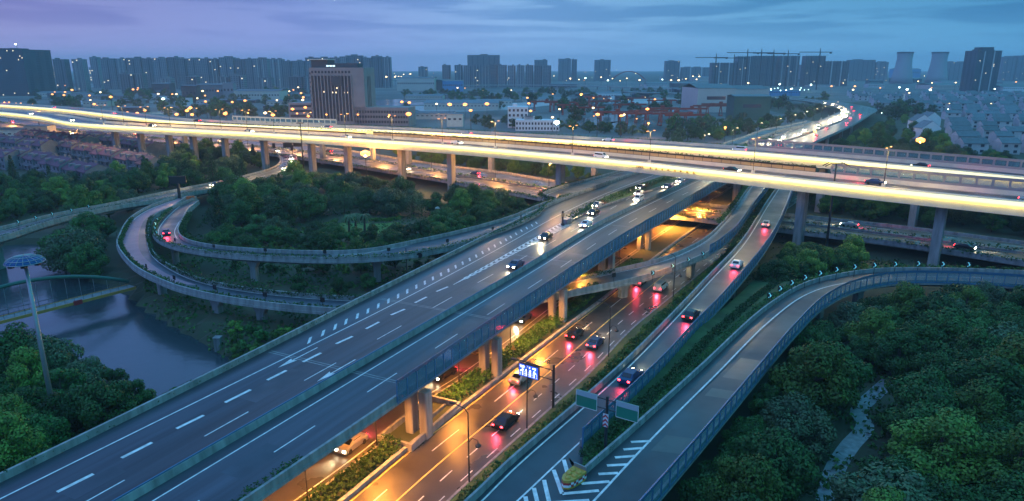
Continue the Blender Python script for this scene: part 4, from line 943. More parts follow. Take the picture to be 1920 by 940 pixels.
# greenery spilling over the parapets
for nm, lb, pl, wd, hh, den, sz, sd, zo, kw in (
    ('parapet_hedge', 'ragged trailing greenery along the outer parapet of the outer loop', sub(off(F1_R, -.5), 40, 200), .9, 1.0, 26, .17, 61, .1, {}),
    ('parapet_hedge', 'greenery along the inner parapet of the outer loop', sub(off(F1_L, .0), 30, 190), .9, .9, 24, .17, 62, .3, {}),
    ('parapet_hedge', 'greenery along the outer parapet of the inner loop', sub(off(F2_R, .0), 20, 210), .9, .8, 22, .17, 63, .4, {}),
    ('parapet_hedge', 'grass and shrubs on the inner side of the inner loop', sub(off(F2_L, -1.2), 20, 230), 1.6, .8, 26, .2, 64, .2, {}),
    ('parapet_hedge', 'low green plants along the left parapet of the wide viaduct', sub(off(A_L, -.45), 20, 265), .8, .6, 30, .14, 65, .1, {}),
    ('parapet_hedge', 'clumps of shrubs on the right parapet of the wide viaduct before the glass barrier', sub(off(A_R, -.35), 22, 77), .7, 1.1, 30, .14, 66, .1, {}),
    ('parapet_hedge', 'dark greenery on both sides of the curved ramp passing under the wide viaduct', off(F1_R, -1.2)[150:iE], 2.4, .9, 60, .18, 67, 0.0, {}),
    ('parapet_hedge', 'shrubs along the upper edge of the curved ramp beneath the wide viaduct', off(F1_L, -.9)[160:230], 1.6, 1.0, 20, .2, 68, .2, {}),
    ('parapet_hedge', 'hedge along the left edge of the long ramp near the tall viaducts', off(C_L, -1.2)[50:112], 1.8, .9, 22, .2, 69, .1, {}),
    ('parapet_hedge', 'greenery behind the chevron signs along the curving ramp', off(D_L, -.9)[62:], 1.5, 1.1, 18, .22, 71, .1, {}),
    ('parapet_hedge', 'thin greenery along the near parapet of the riverside road', sub(off(G_N, -.3), 10, 190), .6, .6, 14, .17, 72, .4, {})):
    hedge(nm, lb, pl, wd, hh, None, den, sz, LEAF, zo, 'hedge', sd, .6)
# undergrowth
def scatter(name, polypx, n, size, h, mt, seed, z=0.0):
    rg = random.Random(seed); poly = [tuple(P(a, b, z))[:2] for a, b in polypx]; xs = [p[0] for p in poly]; ys = [p[1] for p in poly]; mb = MB(); c = 0
    while c < n:
        x = rg.uniform(min(xs), max(xs)); y = rg.uniform(min(ys), max(ys)); c += 1
        if not inpoly(x, y, poly) or noise.noise(Vector((x * .15, y * .15, seed))) < -.15 or inpoly(x, y, RIV2): continue
        zz = gz(x, y); leafquads(mb, Vector((x, y, zz + rg.random() ** 2 * h)), size, 3, size, rg, .6)
    tag(mb.build(name, mt), kind='stuff')
scatter('undergrowth', [(1290, 1000), (1500, 700), (1620, 580), (1960, 580), (2200, 1100), (1250, 1200)], 15000, .3, 1.2, LEAF, 5)
scatter('undergrowth', [(-100, 1050), (-60, 720), (270, 750), (640, 610), (500, 740)], 7000, .25, .8, LEAF, 6)
scatter('undergrowth', [(350, 455), (420, 350), (840, 400), (980, 400), (780, 450), (500, 465)], 9000, .3, 1.0, LEAF, 7)
scatter('undergrowth', [(290, 470), (860, 480), (640, 560), (660, 620), (470, 700), (260, 560)], 8000, .3, .9, LEAF, 8)
scatter('undergrowth', [(1440, 560), (1480, 480), (1940, 505), (1940, 530), (1560, 520)], 6000, .3, .8, LEAF, 9)
scatter('undergrowth', [(-60, 430), (-40, 340), (480, 300), (340, 350)], 7000, .35, 1.0, LEAF, 10)
scatter('undergrowth', [(1180, 700), (1480, 430), (1430, 560), (1300, 700), (1240, 760)], 5000, .25, .9, LEAF, 13)

# ------------------------------------------------------------------ houses and other buildings
WALLH = mat('rendered_wall', (.2, .18, .21), .8, var=.15, scale=.4); ROOFR = mat('dark_red_roof', (.12, .034, .06), .7, var=.25, scale=1.5, objrand=.2)
ROOFB = mat('blue_grey_roof', (.09, .125, .15), .6, var=.2, scale=.6, objrand=.25); WALLW = mat('pale_wall', (.42, .44, .46), .8, var=.1, scale=.3, objrand=.15)
def gable_house(name, wd, dp, hw, hr, wallm, roofm, nwin=2, floors=2, dormer=False):
    root = thing(name, 'x', 'house'); MB().box((0, 0, hw / 2 - .3), (wd - .02, dp, hw + .6)).build('wall', wallm, root)
    mb = MB(); e = .5; x0_, x1_ = -wd / 2, wd / 2; y_ = dp / 2 + e; zt = hw + hr; ze = hw - .25
    for s in (-1, 1):
        mb.poly([(x0_, s * y_, ze), (x1_, s * y_, ze), (x1_, 0, zt), (x0_, 0, zt)]); 
        mb.poly([(x0_, s * y_, ze - .18), (x1_, s * y_, ze - .18), (x1_, s * y_, ze), (x0_, s * y_, ze)])
    mb.build('roof', roofm, root)
    for s in (-1, 1):
        MB().poly([(s * (wd / 2 - .02), -dp / 2, hw - .01), (s * (wd / 2 - .02), dp / 2, hw - .01), (s * (wd / 2 - .02), 0, zt - .2)]) 
    g = MB()
    for s in (-1, 1): g.poly([(s * (wd / 2 - .012), -dp / 2, hw), (s * (wd / 2 - .012), dp / 2, hw), (s * (wd / 2 - .012), 0, zt - .15)])
    g.build('gable', wallm, root)
    for fl in range(floors):
        for k in range(nwin):
            x = -wd / 2 + wd * (k + .5) / nwin; o = MB().box((x, -dp / 2 - .02, 1.6 + fl * 3), (1.8, .12, 1.4)).build('window', WIN, root)
            MB().box((x, -dp / 2 - .1, .85 + fl * 3), (2.1, .25, .12)).build('sill', CONC, o)
    if dormer: MB().box((wd * .2, -dp * .3, hw + hr * .45), (1.8, 2.4, 1.7)).build('dormer', wallm, root)
    return root
TH = gable_house('terraced_house', 9, 10.5, 6.2, 2.7, WALLH, ROOFR, 2, 2, True)
def chim(root): MB().box((-2.6, 1.2, 8.6), (.9, .9, 1.8)).build('chimney', WALLH, root)
chim(TH)
MB().box((-1.2, -6.1, 3.1), (3.6, 1.7, .25)).build('balcony', WALLH, TH)
rows = (((38, 306), (196, 352), 'in the front row, nearest the trees'), ((-70, 296), (40, 318), 'in the front row at the left edge'), ((128, 290), (316, 334), 'in the second row'), ((-60, 272), (110, 296), 'in the second row at the left'), ((50, 268), (180, 284), 'in the third row'), ((172, 272), (300, 298), 'in the row nearest the viaduct'))
for a, b, lb in rows:
    A_, B_ = P(*a), P(*b); d = (B_ - A_); n = max(1, int(d.length / 9)); an = math.atan2(d.y, d.x); d.normalize()
    for k in range(n):
        p = A_ + d * (k + .5) * 9 + Vector((d.y, -d.x, 0)) * (.0 if k % 2 else .9)
        place(TH, (p.x, p.y, (k % 3) * .35 - .35), an, 1.0, 'terraced house with dark red roof and dormer %s' % lb, 'terraced houses ' + lb)
def block(name, label, cat, px0, px1, yb, yt, dp=None, wall=None, floors=None, bays=None, lit=0.0, rot=0.0, style='grid', group=None, zb=0.0, crown=True, seed=0, winm=None):
    """a building whose foot is seen from px0 to px1 at row yb and whose roof is at row yt"""
    a, b = P(px0, yb), P(px1, yb); c = (a + b) / 2; wd = (b - a).length; h = ytop(0, yt, c.y); dp = dp or wd * .6
    root = thing(name, label, cat, (c.x, c.y + dp / 2, 0), rot, group)
    MB().box((0, 0, h / 2 - .5), (wd, dp, h + 1)).build('wall', wall or WALLW, root)
    floors = floors or max(2, int(h / 3.3)); bays = bays or max(3, int(wd / 4)); rg = random.Random(seed + int(px0))
    if style == 'shed':
        mb = MB(); 
        for s in (-1, 1): mb.poly([(-wd / 2 - .5, s * (dp / 2 + .5), h), (wd / 2 + .5, s * (dp / 2 + .5), h), (wd / 2 + .5, 0, h + dp * .06), (-wd / 2 - .5, 0, h + dp * .06)])
        mb.build('roof', ROOFB, root)
        mb = MB()
        for k in range(bays): mb.box((-wd / 2 + wd * (k + .5) / bays, -dp / 2 - .03, h * .6), (wd / bays * .5, .1, h * .14))
        mb.build('window_band', WIN, root); return root, wd, dp, h
    wb = MB(); lw = MB()
    fh = h / floors
    if style == 'bands':
        for f in range(floors): wb.box((0, -dp / 2 - .05, (f + .55) * fh), (wd * .96, .12, fh * .45)); wb.box((wd / 2 + .05, 0, (f + .55) * fh), (.12, dp * .9, fh * .45)); wb.box((-wd / 2 - .05, 0, (f + .55) * fh), (.12, dp * .9, fh * .45))
    else:
        for k in range(bays):
            x = -wd / 2 + wd * (k + .5) / bays
            if style == 'tower' and k % 4 == 3: wb.box((x, -dp / 2 - .02, h * .5), (wd / bays * .6, .1, h * .96)); continue
            for f in range(floors):
                if rg.random() < lit: lw.box((x, -dp / 2 - .06, (f + .55) * fh), (wd / bays * .45, .16, fh * .45))
                else: wb.box((x, -dp / 2 - .03, (f + .55) * fh), (wd / bays * .5, .1, fh * .5))
        for f in range(floors):
            for k in range(3):
                y = -dp / 2 + dp * (k + .5) / 3
                for s in (-1, 1): wb.box((s * (wd / 2 + .03), y, (f + .55) * fh), (.1, dp * .14, fh * .5))
    wb.build('window_grid', winm or WIN, root)
    if lw.v: lw.build('lit_window', E_WIN, root)
    if style == 'tower' and rg.random() < .5:
        rbm = MB(); [rbm.box((-wd / 2 + wd * q, -dp / 2 - .3, h * .5), (wd * .045, .6, h * .99)) for q in ((.12, .5, .88) if rg.random() < .5 else (.3, .7))]; rbm.build('facade_rib', WALLW, root)
    if crown:
        for k in range(1 if wd < 25 else 2): MB().box((wd * (rg.uniform(-.3, .3)), 0, h + 1.6), (wd * .22, dp * .5, 3.4)).build('roof_house', wall or WALLW, root)
        MB().box((0, 0, h + .45), (wd * 1.01, dp * 1.01, .9)).build('parapet', wall or WALLW, root)
    return root, wd, dp, h
TWR = mat('tower_wall', (.17, .18, .21), .8, var=.12, scale=.05, objrand=.35); TWD = mat('dark_tower_wall', (.045, .06, .08), .6, var=.2, scale=.05); TWC = mat('raw_concrete_frame', (.12, .13, .14), .85, var=.2, scale=.05)
rg = random.Random(12); x = 196
tops = {196: 106}
while x < 735:
    wd = rg.choice((15, 18, 22, 26)); yb = 168 if x < 500 else 165; yt = 108 + 6 * (noise.noise(Vector((x * .012, 2, 3)))) + (rg.random() * 5) - (3 if x > 630 else 0)
    block('residential_tower', 'slab-like apartment tower in the long row on the skyline left of the office block', 'tower', x, x + wd, yb, yt, 18, TWR, None, None, .015, 0, 'tower', 'apartment towers on the left skyline', seed=3)
    x += wd + rg.choice((0, 1, 2, 3))
x = 205
while x < 620:
    wd = rg.choice((14, 20, 24)); 
    if rg.random() < .55: block('residential_tower', 'lower apartment tower in front of the long skyline row', 'tower', x, x + wd, 176, 132 + rg.random() * 16, 16, TWR, None, None, .03, 0, 'tower', 'lower apartment towers on the left', seed=4)
    x += wd + 4
for (x0_, x1_, yb, yt, lb, kw) in ((108, 130, 172, 112, 'slim apartment tower left of the lit office', {}), (143, 163, 172, 112, 'slim apartment tower between the two lit offices', {}), (62, 77, 172, 111, 'slim tower touching the big dark tower at the left edge', {}), (176, 190, 166, 108, 'slim far tower standing before the long row begins', {}),
        (830, 845, 168, 123, 'solitary narrow apartment tower right of the office block', {}),):
    block('residential_tower', lb, 'tower', x0_, x1_, yb, yt, 16, TWR, None, None, .03, 0, 'tower', seed=5)
x = 853
while x < 1022:
    block('residential_tower', 'white-ribbed apartment tower in the central row', 'tower', x, x + 15, 164, 122 + rg.random() * 2, 16, TWR, None, None, .02, 0, 'tower', 'apartment towers in the central row', seed=6); x += 16.5
block('slab_block', 'wide dark slab block rising behind the central row of white-ribbed towers', 'tower', 877, 937, 158, 104, 30, TWR, None, None, 0, 0, 'tower', seed=7)
for x0_, x1_, yt, lb in ((1002, 1026, 113, 'far tower at the right end of the central row'), (1047, 1070, 111, 'far pair of towers, the broader one'), (1072, 1081, 112, 'far pair of towers, the narrow one'), (1115, 1144, 113, 'far flat-topped block right of centre'), (1247, 1273, 115, 'far stepped block before the cranes'), (1278, 1330, 127, 'low far block at the foot of the cranes'), (785, 801, 126, 'tiny far block on the horizon beside the office'), (1590, 1637, 113, 'far wide block right of the building sites'), (1640, 1662, 117, 'far block left of the cooling towers'), (1770, 1815, 117, 'far block right of the cooling towers'), (1875, 1898, 107, 'far block right of the tall tower'), (1902, 1925, 105, 'far block at the right edge'), (1500, 1520, 122, 'far block showing between the building sites')):
    block('distant_block', lb, 'building', x0_, x1_, 152, yt, 30, TWR, None, None, .01, 0, 'tower', seed=8)
# towers under construction with cranes
def crane(px, yt, dy, lb):
    h = ytop(0, yt, dy); x_ = (px - 960) / F * (dy * math.cos(PITCH) - (h - HC) * math.sin(PITCH))
    root = thing('tower_crane', lb, 'crane', (x_, dy, 0)); 
    MB().box((0, 0, h / 2), (1.8, 1.8, h)).build('mast', DARKM, root); MB().box((-18, 0, h), (52, 1.3, 1.4)).build('jib', DARKM, root); MB().box((16, 0, h), (18, 1.3, 1.4)).build('counter_jib', DARKM, root)
    MB().tube([(0, 0, h), (0, 0, h + 8)], [1.2, .5], 4).build('apex', DARKM, root); MB().box((22, 0, h - 1.6), (3.5, 2, 3)).build('counterweight', DARKM, root)
for x0_, x1_, yt, lb in ((1333, 1378, 118, 'left'), (1380, 1412, 106, 'second'), (1412, 1452, 105, 'third'), (1459, 1494, 105, 'fourth'), (1506, 1542, 105, 'tallest free-standing'), (1542, 1587, 115, 'rightmost')):
    r_, wd, dp, h = block('tower_under_construction', '%s unfinished dark tower of the building sites on the skyline' % lb, 'tower', x0_, x1_, 162, yt, 26, TWC, None, None, .01, 0, 'tower', seed=9, crown=False)
    sc_ = MB(); [sc_.box((k * wd / 8 - wd / 2, -dp / 2 - .6, h / 2), (.5, .5, h + 4)) for k in range(9)]; sc_.build('scaffolding', DARKM, r_)
for px, yt, lb in ((1343, 108, 'far left'), (1377, 109, 'second from the left'), (1402, 99, 'third from the left'), (1428, 99, 'fourth from the left'), (1451, 100, 'over the gap left of the fourth tower'), (1478, 101, 'over the fourth tower'), (1538, 98, 'rightmost')):
    crane(px, yt, 1500, 'tower crane on the building-site skyline, %s' % lb)
# cooling towers
CT = mat('cooling_tower_shell', (.3, .34, .37), .8)
for px, lb in ((1692, 'left'), (1757, 'right')):
    dy = 2100; p = P(px, 160); x_ = (px - 960) / F * (dy * math.cos(PITCH) + 5); h = ytop(0, 98, dy)
    root = thing('cooling_tower', '%s one of the two flared cooling towers on the right horizon' % lb, 'cooling tower', (x_, dy, 0))
    MB().lathe((0, 0, 0), [(31, 0), (27, h * .25), (22.5, h * .55), (20.5, h * .78), (21.5, h * .93), (22.5, h)], 32).build('shell', CT, root, True); MB().lathe((0, 0, 0), [(22.7, h - 4), (22.9, h + .5), (21, h + .5), (21, h - 3)], 32).build('rim', TWD, root)
# dark tower at the left edge with a floodlight on its roof
r_, wd, dp, h = block('office_tower', 'big dark stepped tower at the left edge with a bright roof floodlight', 'tower', -40, 66, 180, 94, 60, TWD, 26, 26, .02, R(-8), 'grid', seed=10)
MB().lathe((12, 0, h), [(.3, 0), (.3, 9), (1.4, 9.2), (1.4, 10.5), (.2, 11)], 8).build('roof_mast', DARKM, r_); MB().box((12, -1.5, h + 10), (2.6, 1, 2)).build('floodlight', E_WHT, r_)
r_, wd, dp, h = block('office_tower', 'tall dark ribbed tower near the right edge', 'tower', 1818, 1866, 172, 96, 34, TWD, None, 18, .01, R(6), 'tower', seed=11)
MB().box((0, 0, h + 4), (wd * .5, dp * .6, 7)).build('roof_house', TWD, r_)
for x0_, x1_, yb, yt, lb in ((88, 109, 150, 126, 'small office with lit bands left of the slim towers'), (170, 197, 152, 127, 'small office with gridded white lit windows')):
    block('lit_office', lb, 'building', x0_, x1_, yb, yt, 20, TWR, 6, 9, .75, 0, 'grid', seed=12)
# the office block in front
STW = mat('stone_cladding', (.24, .235, .25), .7, var=.08, scale=.2); GLD = mat('dark_curtain_glass', (.025, .035, .055), .45, spec=.3)
def office():
    c = P(648, 236); dy = c.y; h = 46.0
    root = thing('office_block', 'big stone-clad office block with tall ribbed glass front and a lower wing', 'office building', (P(640, 236).x, dy + 14, 0), R(-8))
    wd, dp = 46, 26
    MB().box((0, 0, h / 2), (wd, dp, h)).build('wall', STW, root)
    g = MB().box((-4.5, -dp / 2 - .05, h * .47), (34, .3, h * .78)).build('curtain_wall', GLD, root)
    for k in range(13): MB().box((-21.5 + k * 2.83, -dp / 2 - .45, h * .48), (.75, .8, h * .8)).build('fin', STW, g)
    for k in range(12): MB().box((-20.1 + k * 2.83, -dp / 2 - .05, h * .925), (1.5, .4, 1.8)).build('top_window', GLD, root)
    MB().box((.5, -dp / 2 - 1.0, h * .77), (9.5, .8, 7.6)).build('screen', TWD, root)
    for y in (0, 3.2, 6.4): MB().box((wd / 2 + .03, -5 + y, h * .52), (.3, 1.2, h * .66)).build('slot_window', GLD, root)
    MB().box((-16, 0, h + 3), (14, 15, 6)).build('roof_house', TWD, root); MB().box((-16, -1, h + 6.3), (16, 17, .5)).build('roof_slab', CONC_L, root)
    MB().box((3, 2, h + 1.7), (24, 12, 3.4)).build('plant_room', TWD, root)
    for k in range(3): MB().box((-7 + k * 2.6, -dp / 2 + .5, h + 1.3), (2, .2, 1.1)).build('roof_letter', E_WINB, root)
    for x_, z_ in ((-11, 27), (-4, 26.5), (-1, 26.5), (6.5, 26.5), (9.2, 26.5), (0, 30)): MB().box((x_, -dp / 2 - .3, z_), (.9, .3, 1.1)).build('lit_window', E_WIN, root)
    for k in range(12): MB().box((-22.2, -dp / 2 - .05, 3 + k * 3.5), (1.0, .4, 1.4)).build('side_window', GLD, root)
    w_ = MB().box((36, -3, 7.5), (46, 20, 15)).build('low_wing', STW, root)
    mb = MB()
    for f in range(3): mb.box((36, -13.05, 3.4 + f * 4), (44, .3, 1.9))
    mb.build('window_band', GLD, w_); mb = MB(); [mb.box((15 + k * 2.3, -13.25, 7.5), (.5, .3, 14)) for k in range(19)]; mb.build('pilaster', STW, w_)
    w2 = MB().box((-33, 0, 9), (22, 22, 18)).build('low_wing', STW, root); mb = MB(); [mb.box((-33, -11.05, 3.4 + f * 4), (19, .3, 1.9)) for f in range(4)]; mb.build('window_band', GLD, w2)
office()
# white building by the flood lamp
WHT = mat('white_render', (.62, .66, .7), .7, var=.06, scale=.2)
r_, wd, dp, h = block('white_building', 'long white two-storey building with arched windows below the viaduct line', 'building', 968, 1050, 246, 228, 14, WHT, 2, 14, 0, R(-6), 'grid', seed=13)
block('white_building', 'white four-storey block with a tower and dark arched entrance', 'building', 952, 990, 240, 203, 16, WHT, 4, 5, 0, 0, 'grid', seed=14)
# the big pale warehouse with its green shed
PW = mat('pale_cladding', (.5, .48, .45), .6, var=.05, scale=.05); GRW = mat('green_cladding', (.03, .1, .085), .7, var=.15, scale=.08)
r_, wd, dp, h = block('warehouse', 'huge windowless pale warehouse with one dark horizontal stripe', 'warehouse', 1306, 1376, 211, 166, 70, PW, 1, 1, 0, 0, 'shed', seed=15)
r2, *_ = block('warehouse', 'pale upper hall behind and right of the huge warehouse', 'warehouse', 1376, 1440, 200, 167, 60, PW, 1, 1, 0, 0, 'shed', seed=16)
block('green_shed', 'dark green tall shed at the right end of the huge warehouse', 'warehouse', 1374, 1442, 226, 181, 22, GRW, 1, 1, 0, 0, 'shed', seed=17)
ROOFW = ROOFB; RB2 = mat('bright_blue_roof', (.05, .25, .5), .5)
def shed(px0, px1, yb, yt, lb, wall=None, dp=None, grp=None): return block('industrial_shed', lb, 'shed', px0, px1, yb, yt, dp, wall or WALLW, 1, None, 0, 0, 'shed', grp, seed=int(px0))
for px0, px1, yb, yt, lb, wl in ((745, 815, 171, 147, 'long pale hall right of the office block', PW), (815, 845, 170, 150, 'dark hall joined to the long pale hall', TWD), (830, 868, 172, 152, 'blue framed hall beside the river', RB2), (371, 420, 186, 159, 'tall blue-grey hall left of the office block', TWR), (420, 440, 188, 156, 'tall hall beside the blue-grey one', TWR), (343, 371, 196, 161, 'dark narrow block before the blue-grey hall', TWD), (286, 320, 180, 157, 'dark cube-like hall in the left middle distance', TWD), (440, 525, 190, 171, 'long low pale shed with a sloping gable', PW),
        (222, 268, 212, 202, 'grey dark-roofed shed behind the left viaduct', TWD), (156, 202, 200, 190, 'pale roofed shed in the left suburb', PW), (70, 130, 182, 174, 'long pale roof beyond the left suburb', PW), (291, 323, 188, 181, 'low white shed with the green-white flood lamp', WHT), (340, 358, 200, 184, 'small white gabled house beside the dark block', WHT), (838, 868, 238, 214, 'pale square building just above the viaducts', CONC_L), (795, 935, 206, 194, 'long beige hall with small windows', PW), (770, 850, 224, 213, 'open shed with a bright pale roof', PW), (760, 830, 186, 180, 'low shed with bright roof by the water', PW), (895, 960, 199, 189, 'shed with pale roof behind the crane yard', PW), (980, 1070, 191, 186, 'low long roof before the river', PW), (1110, 1165, 186, 175, 'white two-storey factory behind the crane yard', WHT), (640, 700, 248, 238, 'low annex below the office block', TWR), (1440, 1500, 180, 170, 'low blue shed behind the far bend', RB2), (1545, 1590, 154, 139, 'pale low hall beneath the unfinished towers', WALLW), (1680, 1725, 146, 130, 'dark blue hall below the cooling towers', RB2), (1745, 1830, 168, 160, 'long pale roof in front of the tall tower', PW), (1880, 1935, 172, 163, 'white building with window row at the right edge', WHT), (500, 560, 200, 190, 'row of low roofs left of the office block', PW), (-20, 60, 262, 244, 'pale flat-roofed house at the left edge by the glowing road', CONC_L), (50, 92, 262, 237, 'pale square house beside the glowing road', CONC_L), (560, 588, 232, 196, 'stone annex at the left foot of the office block', STW)):
    shed(px0, px1, yb, yt, lb, wl)
rg = random.Random(77)
for k in range(70):
    px = rg.choice((rg.uniform(60, 560), rg.uniform(760, 1320), rg.uniform(1200, 1900), rg.uniform(-50, 900))); yb = rg.uniform(146, 166)
    shed(px, px + rg.uniform(14, 50), yb, yb - rg.uniform(2.5, 8), 'small low building among the far city lights', rg.choice((WALLW, TWR, PW, TWD)), None, 'small buildings among the far city lights')
rg = random.Random(79)
for k in range(60):
    px = rg.choice((rg.uniform(60, 560), rg.uniform(760, 1300))); yb = rg.uniform(172, 214)
    if 870 < px < 1080 and yb > 190: continue
    shed(px, px + rg.uniform(16, 46), yb, yb - rg.uniform(4, 9), 'low workshop in the industrial land behind the tall viaducts', rg.choice((WALLW, TWR, CONC, TWD, TWD)), None, 'low workshops behind the viaducts')
for k, (poly, n) in enumerate((([(60, 176), (580, 172), (580, 214), (60, 206)], 50), ([(740, 176), (1300, 172), (1300, 190), (740, 214)], 44))):
    plant(poly, n, LOWT, 13, 'among the low workshops ' + ('left of the office block' if k == 0 else 'right of the office block'), 'distant trees among workshops %s' % ('left' if k == 0 else 'right'), 1.0, 1.7, 0, 60 + k)
# villas
VL = [gable_house('villa', 13, 9.5, 6.0, 2.6, WALLW, ROOFB, 2, 2), gable_house('villa', 10, 9, 6.4, 2.4, WALLW, ROOFB, 2, 2)]
vn = 0; rg = random.Random(4)
for yb, x0_, x1_ in [(286, 1785, 1980), (272, 1775, 1980), (260, 1772, 1980), (249, 1770, 1980), (239.5, 1768, 1980), (231, 1766, 1980), (223.5, 1764, 1980), (216, 1740, 1980), (209.5, 1735, 1980), (203.5, 1640, 1980), (198, 1630, 1980), (193, 1625, 1980), (188.5, 1600, 1960), (184, 1590, 1960), (180, 1585, 1950)]:
    A_, B_ = P(x0_, yb), P(x1_, yb + 3); d = B_ - A_; step_ = 15.5 if yb > 205 else 21; n = int(d.length / step_); an = math.atan2(d.y, d.x)
    for k in range(n):
        if vn >= 290: break
        if rg.random() < .1: continue
        p = A_.lerp(B_, (k + .5) / n); vn += 1
        place(VL[k % 2] if yb > 0 else VL[0], (p.x, p.y + rg.uniform(-1.5, 1.5), 0), an + rg.choice((0, 0, .03)), 1.0 if yb > 205 else 1.15, 'pale villa with blue-grey roof in the %s of the estate at the right' % ('nearest rows' if yb > 245 else 'middle rows' if yb > 214 else 'farthest rows'), 'villas in the %s' % ('near rows' if yb > 245 else 'middle rows' if yb > 214 else 'far rows'))
VH = gable_house('gabled_house', 11, 12, 8, 4.5, WHT, ROOFB, 2, 2, True)
for px, py, a_, lb in ((1735, 262, 1.57, 'nearest the orange star-like lamp'), (1722, 246, 1.5, 'behind the one by the orange lamp'), (1740, 240, 1.6, 'farthest of the three')):
    place(VH, P(px, py), a_, 1.0, 'steep white gabled house by the wood, %s' % lb)

# red gantry cranes in the yard
REDM = mat('red_oxide_paint', (.3, .045, .03), .55, var=.15, scale=.4)
def gantry():
    root = thing('gantry_crane', 'x', 'gantry crane'); 
    for y in (-.9, .9): MB().box((0, y, 10), (34, .9, 1.6)).build('girder', REDM, root)
    for x_ in (-11, 11):
        for s in (-1, 1): MB().tube([(x_, s * 1, 9.4), (x_ + .4, s * 4.2, .2)], [.55, .4], 6).build('leg', REDM, root)
        MB().box((x_, 0, .8), (1, 9, 1)).build('wheel_beam', REDM, root)
    MB().box((3, 0, 11.6), (3, 2.6, 1.8)).build('trolley', REDM, root); MB().box((-9, 2.3, 7.8), (2, 2, 2.2)).build('cab', REDM, root)
    return root
GC = gantry()
for k, (px, py, a_) in enumerate(((1050, 210, .1), (1075, 216, 0.05), (1020, 208, .15), (1135, 207, .1), (1100, 222, .1), (1180, 215, .1), (1150, 233, .05), (1185, 236, .1), (1215, 230, .05), (1235, 224, .1), (1260, 236, .15), (1290, 225, .1), (1200, 200, .1), (1330, 218, .1), (1345, 214, .05), (1285, 240, .1), (1120, 197, .1), (1240, 205, .1))):
    place(GC, P(px, py), a_, 1.0, 'red gantry crane in the pipe yard beyond the viaducts', 'red gantry cranes in the yard')
PILE = mat('dark_steel_stock', (.05, .06, .06), .6)
# far water and wet yards
for nm, pts in (('far_river_water', [(700, 196), (870, 188), (960, 172), (1060, 164), (1070, 167), (970, 182), (880, 194), (720, 200)]), ('canal_water', [(1060, 226), (1180, 212), (1320, 196), (1330, 200), (1200, 220), (1120, 238), (1115, 246), (1060, 234)]), ('canal_water', [(1118, 232), (1215, 222), (1230, 232), (1130, 242)]), ('canal_water', [(640, 192), (870, 180), (890, 184), (700, 196)])):
    mb = MB(); mb.poly([P(a, b) + Vector((0, 0, .15)) for a, b in pts]); tag(mb.build(nm, WATER), kind='structure')
YARD = mat('pale_yard_paving', (.3, .3, .31), .35, var=.3, scale=.03)
for pts in ([(760, 200), (940, 196), (1040, 188), (1080, 192), (960, 206), (800, 212)], [(590, 190), (640, 188), (700, 192), (640, 198)], [(1080, 190), (1180, 182), (1300, 184), (1200, 196)], [(100, 190), (330, 186), (330, 192), (110, 197)]):
    mb = MB(); mb.poly([P(a, b) + Vector((0, 0, .1)) for a, b in pts]); tag(mb.build('yard_paving', YARD), kind='structure')
# red arch bridge and the long far viaduct
p0, p1 = P(1148, 154), P(1210, 154); root = thing('arch_bridge', 'red steel arch bridge far off among the city lights', 'bridge', tuple(p0), local=False)
for dy in (0, 14):
    pts = [p0.lerp(p1, k / 16) + Vector((0, dy, 8 + 26 * (1 - (k / 8 - 1) ** 2))) for k in range(17)]; MB().tube(pts, 1.6, 6).build('arch', REDM, root)
mb = MB(); mb.box((p0 + p1) / 2 + Vector((0, 7, 8)), ((p1 - p0).length * 1.2, 16, 1.6)); mb.build('deck', CONC, root)
fv = spline([P(860, 160, 8), P(960, 159, 8), P(1100, 161, 8), P(1250, 166, 8), P(1330, 171, 8)], 12); root = thing('distant_viaduct', 'long low viaduct crossing the middle distance towards the pale warehouse', 'viaduct', tuple(fv[0]), local=False)
MB().sweep(fv, [(-6, 0), (6, 0), (6, -1.8), (-6, -1.8)]).build('deck', CONC, root)
for k in range(2, len(fv) - 1, 3): MB().box(fv[k] + Vector((0, 0, -5)), (2, 6, 7)).build('pier', CONC, root)

# ------------------------------------------------------------------ footbridge over the river
def footbridge():
    a, b = P(-60, 614, 1.2), P(248, 536, 1.2); root = thing('arch_footbridge', 'footbridge with a green arch and an orange deck edge over the river', 'footbridge', tuple(b), local=False)
    n = 34; d = b - a; nrm = Vector((d.y, -d.x, 0)).normalized(); OR = mat('orange_paint', (.5, .22, .06), .6); n2 = nrm * .9
    line_ = [a.lerp(b, k / n) for k in range(n + 1)]
    MB().sweep(line_, [(-1.4, -.4), (-1.4, 0), (1.4, 0), (1.4, -.4)]).build('deck', CONC_D, root)
    for s in (-1, 1): MB().sweep(off(line_, s * 1.5), [(-.08, -.45), (-.08, .12), (.08, .12), (.08, -.45)]).build('deck_edge', OR, root)
    hgt = lambda f: max(0, 1 - ((f - .30) / .72) ** 2)
    arch = [p + Vector((0, 0, .4 + 5.2 * hgt(k / n))) + n2 * -1.6 for k, p in enumerate(line_)]
    MB().tube(arch, .38, 8).build('arch', GREENM, root)
    for k in range(2, n, 3): MB().tube([arch[k], line_[k] - n2 * 1.6], .05, 5).build('hanger', STEEL, root)
    for s in (-1, 1):
        mb = MB(); mb.tube(off(line_, s * 1.35, 1.1), .05, 5); [mb.tube([p + Vector((0, 0, 0)), p + Vector((0, 0, 1.1))], .035, 4) for p in off(line_, s * 1.35)[::2]]; mb.build('railing', DARKM, root)
    MB().box(a.lerp(b, .605) + nrm * 1.65 + Vector((0, 0, -.1)), (1.6, .15, .9), math.atan2(d.y, d.x)).build('red_plate', mat('red_plate', (.4, .02, .03), .6), root)
footbridge()
